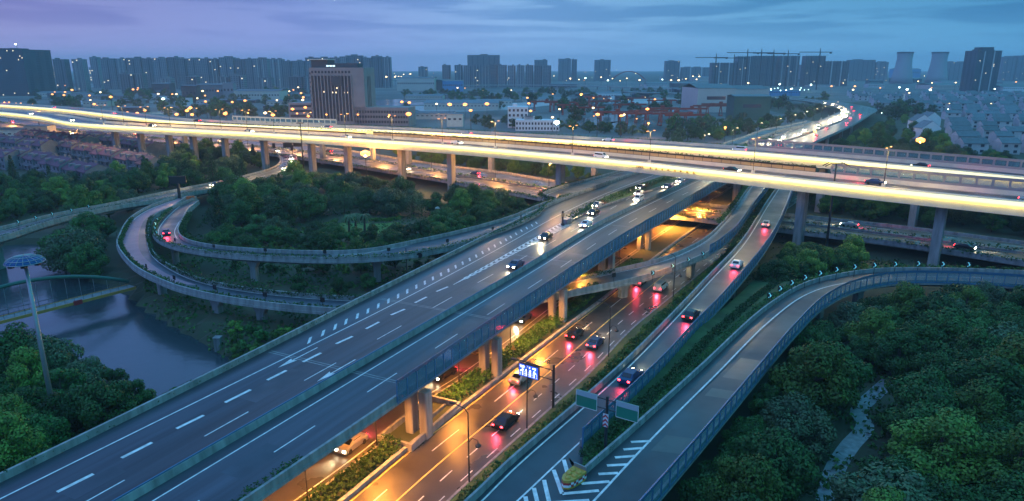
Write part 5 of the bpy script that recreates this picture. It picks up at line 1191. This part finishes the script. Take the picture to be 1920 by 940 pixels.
# stone pillar bases on the bank
for px, py, lb in ((410, 652, 'alone on the dark bank near the wide viaduct'),): 
    p = P(px, py, -1.6); o = thing('stone_pillar', 'short pale stone pillar %s' % lb, 'pillar', tuple(p)); MB().box((0, 0, .6), (1.1, 1.1, 2.6)).build('shaft', CONC_D, o); MB().box((0, 0, 1.95), (1.3, 1.3, .15)).build('cap', CONC_D, o)

# ------------------------------------------------------------------ lamps, masts, signs
def high_mast(label, px, py, topy, style):
    f = P(px, py); h = ytop(0, topy, f.y); root = thing('high_mast', label, 'lamp mast', tuple(f))
    MB().tube([(0, 0, -.3), (0, 0, h * .5), (0, 0, h)], [.34, .27, .2], 12).build('pole', STEEL if style == 'dish' else DARKM, root, True); MB().lathe((0, 0, 0), [(.7, 0), (.7, .25), (.4, .3)], 12).build('base_plate', STEEL, root)
    if style == 'dish':
        bl = mat('blue_canopy_glass', (.004, .07, .22), .3, spec=.3)
        c = MB().lathe((0, 0, h), [(2.1, -.15), (2.0, .1), (1.5, .42), (.8, .65), (.05, .72)], 18).build('canopy', bl, root)
        rb = MB()
        for k in range(18):
            a = k * math.tau / 18; rb.tube([(math.cos(a) * q, math.sin(a) * q, h + z_ + .03) for q, z_ in ((2.1, -.15), (2.0, .1), (1.5, .42), (.8, .65), (.1, .73))], .035, 4)
        for q, z_ in ((2.1, -.12), (1.8, .27), (1.15, .56)): rb.tube([(math.cos(k * math.tau / 24) * q, math.sin(k * math.tau / 24) * q, h + z_ + .04) for k in range(25)], .035, 4)
        rb.build('rib', STEEL, c)
        for k in range(6): a = k * math.tau / 6; MB().box((math.cos(a) * 1.5, math.sin(a) * 1.5, h - .35), (.5, .5, .3)).build('lamp', DARKM, root)
    elif style == 'disc':
        MB().lathe((0, 0, h), [(1.7, -.1), (1.7, .1), (.5, .5), (.2, .6)], 14).build('lamp_ring', DARKM, root)
    else:
        MB().tube([(-1.5, 0, h), (1.5, 0, h)], .12, 6).build('cross_arm', DARKM, root)
        for s in (-1, 1):
            for q in (-1, 1): MB().box((s * 2.3, q * .7, h - .2), (1.7, .35, .18), 0, None, Matrix.Rotation(R(28 * s), 3, 'Y')).build('lamp', DARKM, root)
high_mast('tall grey mast with a blue glass umbrella-like lamp canopy at the lower left', 110, 822, 490, 'dish')
high_mast('tall dark mast with a flat disc head rising past the tall viaducts on the left', 571, 336, 231, 'disc')
high_mast('tall dark mast with four angled floodlights in front of the tall viaducts at the right', 1548, 474, 307, 'arms')
def lamp_double():
    root = thing('street_lamp', 'x', 'street lamp'); MB().tube([(0, 0, -.1), (0, 0, 6.6)], [.09, .06], 8).build('pole', DARKM, root)
    MB().tube([(-1.0, 0, 6.3), (0, 0, 6.7), (1.0, 0, 6.3)], .04, 6).build('arm', DARKM, root)
    for s in (-1, 1): h_ = MB().lathe((s * 1.15, 0, 6.2), [(.06, .3), (.42, .12), (.45, 0), (.3, -.02)], 12).build('lamp_head', DARKM, root)
    return root
def point(name, parent, loc, e, col_, r=.25, spot=None):
    l = bpy.data.lights.new(name, 'SPOT' if spot else 'POINT'); l.energy = e; l.color = col_; l.shadow_soft_size = r
    if spot: l.spot_size = R(spot); l.spot_blend = .6
    o = bpy.data.objects.new(name, l); COL.objects.link(o); o.parent = parent; o.location = loc; return o
SOD = (1, .33, .045)
LD = lamp_double()
for k, (px, py, lb) in enumerate(((578, 945, 'at the bottom edge of the picture'), (707, 838, 'left of the walled pit'), (861, 728, 'right of the walled pit'), (957, 656, 'beside the warning sign'), (1048, 590, 'behind the T-shaped column'), (1160, 515, 'beside the wide dark column'), (470, 1030, 'just below the picture'))):
    p = P(px, py); c = place(LD, p, R(-10) + R(90) * 0, 1.0, 'double-headed dark street lamp in the planted median, %s' % lb)
    for s in (-1, 1): point('added_orange_lamp', c, (s * 1.15, 0, 6.1), 1300, SOD, .3, 165)  # spots added below the dark heads to light the road orange
def lamp_single(arm2=True):
    root = thing('street_lamp', 'x', 'street lamp'); MB().tube([(0, 0, -.1), (0, 0, 8.4), (0, 0, 8.8), (-.5, 0, 9.3), (-1.6, 0, 9.6)], [.1, .07, .07, .06, .05], 8).build('pole', DARKM, root)
    MB().box((-1.9, 0, 9.62), (.8, .3, .14)).build('lamp_head', DARKM, root)
    if arm2: MB().tube([(0, 0, 5.2), (.5, 0, 5.8), (1.1, 0, 5.7), (1.2, 0, 5.3)], .05, 6).build('arm', DARKM, root); MB().lathe((1.2, 0, 5.0), [(.1, .3), (.35, .1), (.3, -.1)], 10).build('lamp_globe', DARKM, root)
    return root
LS = lamp_single()
for px, py, lb in ((988, 805, 'left of the green road signs'), (1141, 672, 'right of the blue screen gantry'), (1262, 560, 'behind the curved ramp'), (880, 905, 'beside the near end of the long ramp')):
    c = place(LS, P(px, py), R(-25), 1.0, 'single-arm lamp with a lower globe, %s' % lb)
    point('added_orange_lamp', c, (-1.9, 0, 9.4), 2600, SOD, .35, 165)  # added light below an unlit head, for the orange road
# lamps added beneath the viaducts to light the junction and the road
lp = thing('added_hanging_lamp', 'x', 'lamp'); MB().box((0, 0, 0), (.9, .5, .25)).build('lamp_housing', DARKM, lp); MB().box((0, 0, -.15), (.8, .42, .06)).build('lamp_glass', E_SOD, lp)
for px, py, z, e, lb in ((1250, 430, 6.0, 50000, 'above the orange-lit junction, nearest the double column'), (1310, 415, 6.5, 50000, 'above the right side of the orange-lit junction'), (1190, 470, 5.6, 7000, 'above the left approach to the junction'), (1345, 385, 6.5, 6000, 'above the far side of the junction')):
    q = P(px, py); c = place(lp, (q.x, q.y, z), 0, 1.0, 'orange floodlight added beneath the wide viaduct %s' % lb); point('added_orange_lamp', c, (0, 0, -.35), e, SOD, .4, 170)
for s, o_ in ((-6, 0), (8, 0), (20, 0), (30, 0), (48, 0), (67, 0), (77, 0), (97, 0)):
    q = W(s, 19.4, 6.85); c = place(lp, q, 0, 1.0, 'sodium floodlight under the right edge of the wide viaduct deck', None); c['label'] = 'sodium floodlight under the right edge of the wide viaduct deck'; c['group'] = 'floodlights added under the viaduct edge'; point('added_orange_lamp', c, (0, 0, -.35), 9500, SOD, .5, 168)
# lit roadside lamps in the distance
def far_lamp(m, h, r):
    root = thing('street_lamp', 'x', 'street lamp'); MB().tube([(0, 0, -.2), (0, 0, h)], [.16, .1], 6).build('pole', DARKM, root); MB().lathe((0, 0, h), [(.1, -r * .7), (r, -.3 * r), (r, .3 * r), (.1, r * .7)], 8).build('lamp_head', m, root); return root
FL = {'s': far_lamp(E_SOD, 10, .8), 'w': far_lamp(E_WHT, 10, .7), 'y': far_lamp(E_WARM, 9, .75), 'S': far_lamp(E_SOD, 14, 1.9), 'Wb': far_lamp(E_WHT, 14, 1.7), 'Y': far_lamp(E_WARM, 12, 2.2)}
nmL = {'s': 'orange sodium lamp', 'w': 'white lamp', 'y': 'warm white lamp', 'S': 'large flaring orange lamp', 'Wb': 'large brilliant white lamp', 'Y': 'large flaring warm lamp'}
def lampat(k, px, py, label=None, group=None, e=0, scale=1.0, zf=None):
    """the lamp head is seen at px, py"""
    h = {'s': 10, 'w': 10, 'y': 9, 'S': 14, 'Wb': 14, 'Y': 12}[k] * scale; p = P(px, py, h + (zf or 0)); c = place(FL[k], (p.x, p.y, zf or 0), 0, scale, label or nmL[k], group)
    if e: point('lamp_light', c, (0, 0, 0 + h / scale - 1.2), e, SOD if k in 'sS' else (.8, 1, .95) if k in ('w', 'Wb') else (1, .75, .4), .5)
    return c
for k, px, py, lb, e in (('S', 685, 288, 'under the nearer tall viaduct beside the cross-town road', 60000), ('S', 1726, 263, 'in the wood right of the far bend', 30000), ('S', 766, 214, 'right of the office block', 2500), ('S', 135, 169, 'in the far left suburb', 9000), ('Wb', 306, 186, 'over the low white shed', 14000), ('Wb', 1044, 230, 'beside the long white building', 14000), ('S', 1090, 177, 'on the river side of the crane yard', 8000), ('S', 843, 196, 'left one over the long beige hall', 8000), ('S', 872, 196, 'right one over the long beige hall', 8000), ('S', 913, 195, 'above the crane yard approach', 5000), ('s', 1216, 231, 'in the middle of the crane yard', 6000), ('s', 1360, 239, 'on the bank below the huge warehouse', 6000), ('s', 1528, 246, 'on the far stretch of the viaduct', 5000), ('S', 1559, 162, 'left of the pair beyond the far bend', 6000), ('S', 1603, 162, 'right of the pair beyond the far bend', 6000), ('Wb', 1462, 158, 'left one over the white-lit yard', 9000), ('Wb', 1521, 159, 'right one over the white-lit yard', 9000), ('S', 1905, 154, 'near the right edge of the skyline', 6000), ('Wb', 1701, 168, 'in the villa estate', 5000), ('Y', 1403, 156, 'above the pale upper hall', 4000), ('Y', 1352, 158, 'above the huge warehouse', 4000), ('s', 424, 211, 'behind the left viaduct, larger of two', 3000), ('s', 465, 212, 'behind the left viaduct, smaller of two', 3000), ('s', 557, 213, 'at the left foot of the office block', 400), ('s', 612, 215, 'in front of the office block', 400), ('s', 671, 215, 'before the low wing of the office block', 500), ('s', 730, 216, 'at the right end of the low wing', 500), ('Y', 742, 143, 'brightest of the far cluster right of the skyline row', 0), ('Y', 1286, 148, 'brightest of the far cluster before the cranes', 0), ('Y', 1306, 149, 'second brightest of the far cluster before the cranes', 0)):
    lampat(k, px, py, '%s %s' % (nmL[k], lb), None, e)
# the paired lamps along the road at the far left
for k in range(9):
    px = 8 + k * 22; py = 192 + k * 2.1
    for q in (0, 9): lampat('s', px + q, py, 'orange lamp in the double row along the far left approach road', 'lamps along the far left approach', 3500 if q == 0 else 0)
rg = random.Random(31)
def field(n, x0_, x1_, y0_, y1_, kinds, label, group, sc0=.8, sc1=1.3):
    for _ in range(n): lampat(rg.choice(kinds), rg.uniform(x0_, x1_), rg.uniform(y0_, y1_), label, group, 0, rg.uniform(sc0, sc1))
field(14, 720, 860, 137, 147, 'yys', 'small warm lamp in the far cluster right of the long skyline row', 'far cluster right of the skyline row', 1.8, 3.0)
field(34, 1020, 1340, 128, 152, 'yyw', 'small warm lamp in the far city glow at the centre of the horizon', 'far lamps at the centre', 1.6, 2.6)
field(14, 840, 1140, 148, 152, 'ys', 'small lamp along the far waterfront road', 'lamps along the far waterfront', .9, 1.4)
field(12, 1440, 1540, 164, 170, 'w', 'white lamp crowded over the white-lit yard behind the far bend', 'lamps over the white-lit yard', .9, 1.4)
field(16, 1560, 1900, 126, 176, 'yysw', 'small lamp scattered through the far right suburb', 'lamps in the far right suburb', 1.2, 2.0)
field(26, 90, 580, 160, 192, 'sssy', 'small orange lamp scattered through the far left suburb', 'lamps in the far left suburb', 1.2, 1.9)
field(10, 1100, 1310, 180, 225, 'sy', 'small lamp scattered through the crane yard', 'lamps in the crane yard', .6, .9)
field(26, 60, 580, 172, 222, 'ssys', 'orange lamp between the low sheds on the left', 'lamps between the left sheds', 1.1, 1.7)
field(22, 740, 1320, 160, 226, 'ssyy', 'lamp in the industrial land right of the office block', 'lamps in the industrial land', 1.1, 1.7)
field(10, 1600, 1900, 180, 250, 'yw', 'small lamp between villa roofs', 'lamps between the villas', .5, .8)
# lamp posts on the decks
def deck_lamp(twin=True, m=None, h=9):
    root = thing('street_lamp', 'x', 'street lamp'); MB().tube([(0, 0, 0), (0, 0, h)], [.11, .07], 8).build('pole', DARKM, root); MB().box((0, 0, .3), (.8, .6, .8)).build('base_block', CONC_L, root)
    for s in ((-1, 1) if twin else (1,)):
        MB().tube([(0, 0, h - .2), (0, s * 1.6, h + .3)], .05, 5).build('arm', DARKM, root); MB().box((0, s * 1.9, h + .3), (.3, .8, .12)).build('lamp_head', m or DARKM, root)
    return root
DL = deck_lamp(True, E_SOD)
for k, px in enumerate((195, 237, 278, 325, 371, 413, 460, 514, 579, 648, 734, 824, 933, 1069, 1222, 1410, 1645)):
    i = min(range(len(VF_N)), key=lambda i: abs(960 + F * VF_N[i].x / (VF_N[i].y * math.cos(PITCH) - (18 - HC) * math.sin(PITCH)) - px)); p = VF_N[i]; t_ = VF_N[i + 1] - p; n_ = norms(VF_N)[i]
    LASTP = [place(DL, p + n_ * .18 + Vector((0, 0, 1.0)), math.atan2(t_.y, t_.x), 1.0, 'lamp post on a pale block along the nearer tall viaduct', 'lamp posts on the nearer tall viaduct')]; point('lamp_light', LASTP[0], (0, -1.9, 8.9), 8000, (1, .6, .2), .3)  # head glow and amber light added to brighten the deck and screens
DLW = deck_lamp(False, E_WARM, 9)
for k in range(10):
    p, t_ = at(A_L, 340 + k * 38); c = place(DLW, p + Vector((0, 0, .85)), math.atan2(t_.y, t_.x) + math.pi, 1.0, 'added lit lamp post along the left edge of the far viaduct bend', 'added lamps along the far bend'); point('lamp_light', c, (0, 1.9, 9), 9000, (1, .82, .5), .3)  # posts and lights added to brighten the far bend
for k, px_ in enumerate((20, 75, 130, 190, 250, 320, 395, 470, 545, 625, 710, 810, 920, 1030)):
    i_ = min(range(len(hm)), key=lambda i: abs(960 + F * hm[i].x / (hm[i].y * math.cos(PITCH) - (3 - HC) * math.sin(PITCH)) - px_)); p, t_ = hm[i_], hm[i_ + 1] - hm[i_]; c = place(DLW, p + Vector((0, 0, .5)), math.atan2(t_.y, t_.x), 1.0, 'added lit lamp post in the median of the cross-town road at the left', 'added lamps of the cross-town road'); point('lamp_light', c, (0, 1.9, 8.7), 26000, (1, .42, .1), .3)  # posts added in the median to give this road its orange light
# light green delineator chevrons
CH = mat('glowing_sheeting', (.35, .85, .85), .4, emit=(.2, .8, .9), strength=.35, sample=False); BLK = mat('black_sheet', (.012, .014, .016), .6)  # sheeting given its own faint glow in place of returned light
def chev(right=True):
    root = thing('chevron_sign', 'x', 'road sign'); MB().tube([(0, 0, -.4), (0, 0, 1.9)], .05, 6).build('post', DARKM, root); MB().box((0, .03, 1.6), (.75, .05, .95)).build('panel', BLK, root)
    s = 1 if right else -1; mb = MB()
    for z_ in (-1, 1): mb.poly([(-.22 * s, -.01, 1.6 + z_ * .42), (.02 * s, -.01, 1.6 + z_ * .42), (.3 * s, -.01, 1.6), (.06 * s, -.01, 1.6)])
    mb.build('chevron_mark', CH, root); return root
CV = chev()
words_ = ('nearest the long ramp', 'second from the near end', 'third from the near end', 'fourth from the near end', 'fifth from the near end', 'at the crown of the bend', 'just past the crown of the bend', 'left of the stout column', 'behind the tall viaduct column', 'right of the tall viaduct column', 'second from the far end', 'at the far end')
for (px, py), lb in zip(((1443, 556), (1463, 543), (1485, 532), (1510, 522), (1538, 514), (1569, 507), (1603, 502), (1640, 499), (1679, 497), (1722, 496), (1768, 497), (1816, 498), ), words_):
    p = P(px, py, 7.0); i = near_i(D_L, P(px, py + 9, 5.2)); t_ = D_L[i + 1] - D_L[i]; n_ = norms(D_L)[i]; q = D_L[i] + n_ * -1.1
    place(CV, (p.x, p.y, 5.4), math.atan2(-p.x * .2, p.y) * .5 - .35, 1.1, 'pale arrow-shaped bend sign on the curving ramp, %s' % lb)
for (px, py), lb in zip(((1224, 513), (1261, 500), (1291, 488), (1318, 477)), ('leftmost of four', 'second of four from the left', 'third of four from the left', 'nearest the glass barrier')):
    p = P(px, py, 6.0); place(CV, (p.x, p.y, 4.6), -.3, .95, 'pale bend sign on the ramp below the wide viaduct, %s' % lb)
for (px, py), lb in zip(((295, 413), (291, 421), (290, 429), (293, 437), (303, 444)), ('topmost', 'second from the top', 'middle', 'second from the bottom', 'lowest')):
    p = P(px, py, 6.5); place(CV, (p.x, p.y, 5.2), .3, .9, 'pale bend sign between the two loop ramps, the %s one' % lb)
for (px, py), lb in zip(((34, 418), (67, 410), (98, 403), (134, 396), (166, 389)), ('farthest left', 'second from the left', 'middle', 'second from the right', 'farthest right')):
    p = P(px, py, 7.0); place(CV, (p.x, p.y, 5.8), .2, .9, 'small bend sign on the far parapet of the riverside road, %s' % lb)
# anti-glare boards on the outer loop
AG = thing('bend_board', 'x', 'road sign'); MB().tube([(0, 0, -.3), (0, 0, 1.7)], .05, 6).build('post', DARKM, AG); MB().box((0, 0, 1.45), (.85, .06, .85)).build('panel', BLK, AG)
ip = 0
for k in range(13):
    s = 66 + k * 11.5; p, t_ = at(off(F1_R, .12), s)
    place(AG, p + Vector((0, 0, .75)), math.atan2(t_.y, t_.x), 1.0, 'black square board seen from behind on the outer parapet of the outer loop', 'black boards on the outer loop')
for k in range(11):
    s = 60 + k * 13.5; p, t_ = at(off(F2_R, .12), s)
    place(AG, p + Vector((0, 0, .75)), math.atan2(t_.y, t_.x), .85, 'black square board seen from behind on the outer parapet of the inner loop', 'black boards on the inner loop')
p = P(762, 490, 5.5); o = thing('round_mirror', 'dark round board on a bracket post where the inner loop nears the wide viaduct', 'road sign', tuple(p)); MB().tube([(0, 0, -5), (0, 0, 3)], .09, 8).build('post', DARKM, o); MB().tube([(0, 0, 1.6), (2.6, 0, 1.6)], .06, 6).build('bracket', DARKM, o); MB().tube([(2.9, -.05, 1.3), (2.9, .05, 1.3)], .62, 18).build('disc', BLK, o)
# overhead green signs in the gore
GS = mat('green_sign_sheet', (.012, .2, .13), .5); SG = mat('grey_sign_sheet', (.32, .42, .47), .5); REDW = mat('red_sheet', (.45, .03, .04), .5)
def gore_sign():
    f = P(1135, 842, 6.4); root = thing('road_sign', 'twin green panels with pale top bands on a dark post in the planted strip', 'road sign', tuple(f), R(-33))
    MB().tube([(0, 0, -.4), (0, 0, 6.2)], [.17, .15], 10).build('post', DARKM, root)
    for s in (-1, 1):
        for z_ in (4.7, 5.8): MB().tube([(0, 0, z_), (s * 1.4, 0, z_)], .06, 6).build('bracket', DARKM, root)
        b = MB().box((s * 2.35, -.12, 5.2), (2.5, .08, 1.9)).build('panel', GS, root); MB().box((s * 2.35, -.17, 5.83), (2.4, .03, .6)).build('top_band', SG, b); 
        fr = MB(); [fr.box((s * 2.35, -.17, z_), (2.5, .03, .05)) for z_ in (4.27, 6.12)]; [fr.box((s * 2.35 + q * 1.23, -.17, 5.2), (.05, .03, 1.9)) for q in (-1, 1)]; fr.build('border', PAINT, b)
    c = MB().box((0, -.22, 3.5), (.6, .06, 1.5)).build('hazard_board', WHT, root); mb = MB()
    for z_ in (3.0, 3.5, 4.0):
        for s in (-1, 1): mb.poly([(0, -.262, z_ + .22), (s * .3, -.262, z_ - .06), (s * .3, -.262, z_ - .3), (0, -.262, z_ - .02)])
    mb.build('red_chevron', REDW, c)
gore_sign()
def cushion(loc, rot, lb):
    root = thing('crash_cushion', lb, 'crash cushion', loc, rot); YE = mat('yellow_plastic', (.5, .3, .05), .45, var=.1, scale=3)
    mb = MB(); pr = [(-1.5, .55), (-1.0, .75), (0, .85), (.9, .85), (1.1, .85)]
    pts = [(-1.6, 0), (-1.35, -.4), (-.8, -.66), (.2, -.78), (1.2, -.8), (1.2, .8), (.2, .78), (-.8, .66), (-1.35, .4)]
    lo = [mb.vert((x_, y_, 0)) for x_, y_ in pts]; hi_ = [mb.vert((x_, y_, .95)) for x_, y_ in pts]; k = len(pts)
    for j in range(k): mb.face((lo[j], lo[(j + 1) % k], hi_[(j + 1) % k], hi_[j]))
    mb.face(hi_); mb.build('body', YE, root)
    for x_, y_ in ((-.9, 0), (-.2, -.35), (-.2, .35), (.5, -.38), (.5, .38)): MB().lathe((x_, y_, .95), [(.3, 0), (.3, .1), (.2, .2), (.1, .14)], 12).build('lid', YE, root)
    cb = MB(); cb2 = MB()
    for j in range(k):
        a, b = Vector((*pts[j], 0)), Vector((*pts[(j + 1) % k], 0)); n_ = Vector((b.y - a.y, a.x - b.x, 0)).normalized() * .012; m_ = max(1, int((b - a).length / .27))
        for q in range(m_):
            for z_ in range(2):
                p0_, p1_ = a.lerp(b, q / m_) + n_, a.lerp(b, (q + 1) / m_) + n_; (cb if (q + z_) % 2 else cb2).poly([p0_ + Vector((0, 0, .2 + z_ * .25)), p1_ + Vector((0, 0, .2 + z_ * .25)), p1_ + Vector((0, 0, .45 + z_ * .25)), p0_ + Vector((0, 0, .45 + z_ * .25))])
    cb.build('red_band', REDW, root); cb2.build('white_band', PAINT, root)
    MB().box((1.25, 0, .7), (.12, 1.5, 1.3)).build('back_plate', STEEL, root)
cushion(tuple(P(1074, 904, 6.02)), R(50), 'yellow boat-shaped crash cushion with red and white checks in front of the planted strip')
# marker and attenuator at the grass nose
p = W(126.5, 3.2); o = thing('hazard_post', 'dark marker post with a tan plate at the tip of the grass nose', 'marker post', tuple(p)); MB().lathe((0, 0, 0), [(.5, 0), (.4, .5), (.22, .6), (.22, 3.2), (.3, 3.3), (.2, 3.7)], 10).build('post', DARKM, o); MB().box((0, -.25, 2.7), (.7, .06, .8)).build('plate', mat('tan_plate', (.4, .3, .14), .6), o)
p = W(129.5, 3.2); o = thing('crash_cushion', 'grey blocky crash cushion behind the marker post at the grass nose', 'crash cushion', tuple(p), R(63)); 
for k in range(3): MB().box((-1 + k * 1.0, 0, .6), (.9, 1.3 + k * .15, 1.1)).build('segment', STEEL, o)
# blue screen over the orange-lit road
def led():
    f = P(1037, 766); h = ytop(0, 688, f.y) + 0; root = thing('screen_gantry', 'dark pole and arm holding a glowing blue lane-arrow screen over the orange-lit road', 'road sign', tuple(f), R(-33))
    MB().tube([(0, 0, -.2), (0, 0, h + .3)], [.2, .17], 10).build('pole', DARKM, root); MB().tube([(0, 0, h - .6), (-6.8, 0, h - .3)], .09, 6).build('arm', DARKM, root); MB().tube([(0, 0, h - 2.0), (-2.4, 0, h - 2.0)], .07, 6).build('arm', DARKM, root)
    s = MB().box((-3.9, -.1, h - 1.6), (3.3, .3, 2.0)).build('screen_case', DARKM, root); MB().box((-3.9, -.28, h - 1.6), (3.1, .05, 1.8)).build('screen', E_LEDB, s)
    mk = MB(); cx, cz = -3.9, h - 1.6
    def bx_(x_, z_, w_, h_): mk.box((cx + x_, -.31, cz + z_), (w_, .02, h_))
    for x_, up in ((-.95, 0), (-.35, 1), (.3, 1), (.95, 2)):
        bx_(x_, -.35, .13, .8)
        mk.poly([(cx + x_ - .2, -.322, cz + .05), (cx + x_ + .2, -.322, cz + .05), (cx + x_, -.322, cz + .33)])
    bx_(-1.18, -.05, .3, .12); bx_(1.15, -.05, .28, .12)
    for x_ in (-1.35, -.65, -.02, .62, 1.35):
        for z_ in (-.2, -.45, -.7): bx_(x_, z_, .07, .1)
    for x_, w_ in ((-1.25, .3), (-.85, .35), (-.2, .2), (.2, .16), (.95, .55)): bx_(x_, .62, w_, .22)
    for x_ in (-1.2, -.9, -.75, 1.1): bx_(x_, .42, .12, .1)
    mk.build('screen_marks', E_LEDW, s)
led()
p = P(963, 672); o = thing('warning_sign', 'small yellow triangular warning sign in the shrubs of the median', 'road sign', tuple(p), R(-20)); MB().tube([(0, 0, 0), (0, 0, 2.2)], .05, 6).build('post', STEEL, o); mb = MB(); mb.poly([(-.5, -.06, 1.5), (.5, -.06, 1.5), (0, -.06, 2.4)]); mb.build('triangle', PAINT_Y, o)
# dark billboard, traffic signals and other small things by the loops
p = P(337, 372, 5); o = thing('billboard', 'dark billboard on a thick post at the top of the double loop', 'billboard', tuple(p), R(8)); MB().tube([(0, 0, -5), (0, 0, 5)], .45, 10).build('post', DARKM, o); MB().box((0, 0, 6), (5.2, .5, 2.4)).build('board', BLK, o)
for px, py, lb in ((515, 292, 'left of the sharp bend'), (549, 296, 'right of the sharp bend')):
    p = P(px, py, 3); o = thing('traffic_signal', 'dark traffic signal on a pole, %s' % lb, 'traffic light', tuple(p)); MB().tube([(0, 0, 0), (0, 0, 5)], .1, 8).build('pole', DARKM, o); MB().box((0, 0, 5), (1.3, .6, 2.4)).build('signal_head', BLK, o)
for px, py, lb in ((541, 281, 'left'), (560, 279, 'right')):
    p = P(px, py + 16, 3); o = thing('gantry_sign', 'dark sign board hanging beneath the tall viaduct, %s of the lamp mast' % lb, 'road sign', tuple(p)); MB().tube([(2.2, 0, 0), (2.2, 0, 7.5)], .12, 8).build('post', DARKM, o); MB().box((0, 0, 6.4), (4.2, .3, 2.4)).build('panel', BLK, o)
p = P(833, 405); o = thing('site_hut', 'small orange-red cabin with a flat white roof beside the tall viaduct column', 'hut', tuple(p)); MB().box((0, 0, 1.3), (5, 3, 2.6)).build('wall', mat('orange_red_cladding', (.3, .08, .03), .7), o); MB().box((0, 0, 2.72), (5.4, 3.4, .2)).build('roof', PW, o); MB().box((-1, -1.53, 1.1), (.9, .06, 2)).build('door', WIN, o)
p = P(352, 374, 5.4); o = thing('crash_cushion', 'orange crash cushion where the two loop ramps divide', 'crash cushion', tuple(p), .6)
for k in range(3): MB().lathe((k * .8, 0, 0), [(.45, 0), (.42, .9), (.3, 1.0)], 10).build('drum', mat('orange_plastic', (.6, .12, .03), .5) if k == 0 else MATS['orange_plastic'], o)
# ------------------------------------------------------------------ the evening air
hz = MB().box((0, 3300, 75), (9400, 7600, 152)).build('haze', DARKM); hz['kind'] = 'stuff'
hm_ = bpy.data.materials.new('haze_air'); hm_.use_nodes = True; t = hm_.node_tree; t.nodes.clear()
o_ = t.nodes.new('ShaderNodeOutputMaterial'); pv = t.nodes.new('ShaderNodeVolumePrincipled'); pv.inputs['Color'].default_value = (.74, .88, 1.0, 1); pv.inputs['Density'].default_value = .00017; pv.inputs['Anisotropy'].default_value = .0
t.links.new(pv.outputs[0], o_.inputs['Volume']); hz.data.materials.clear(); hz.data.materials.append(hm_)


def drop(o):
    for c in list(o.children): drop(c)
    bpy.data.objects.remove(o)
for pr in PROTOS: drop(pr)
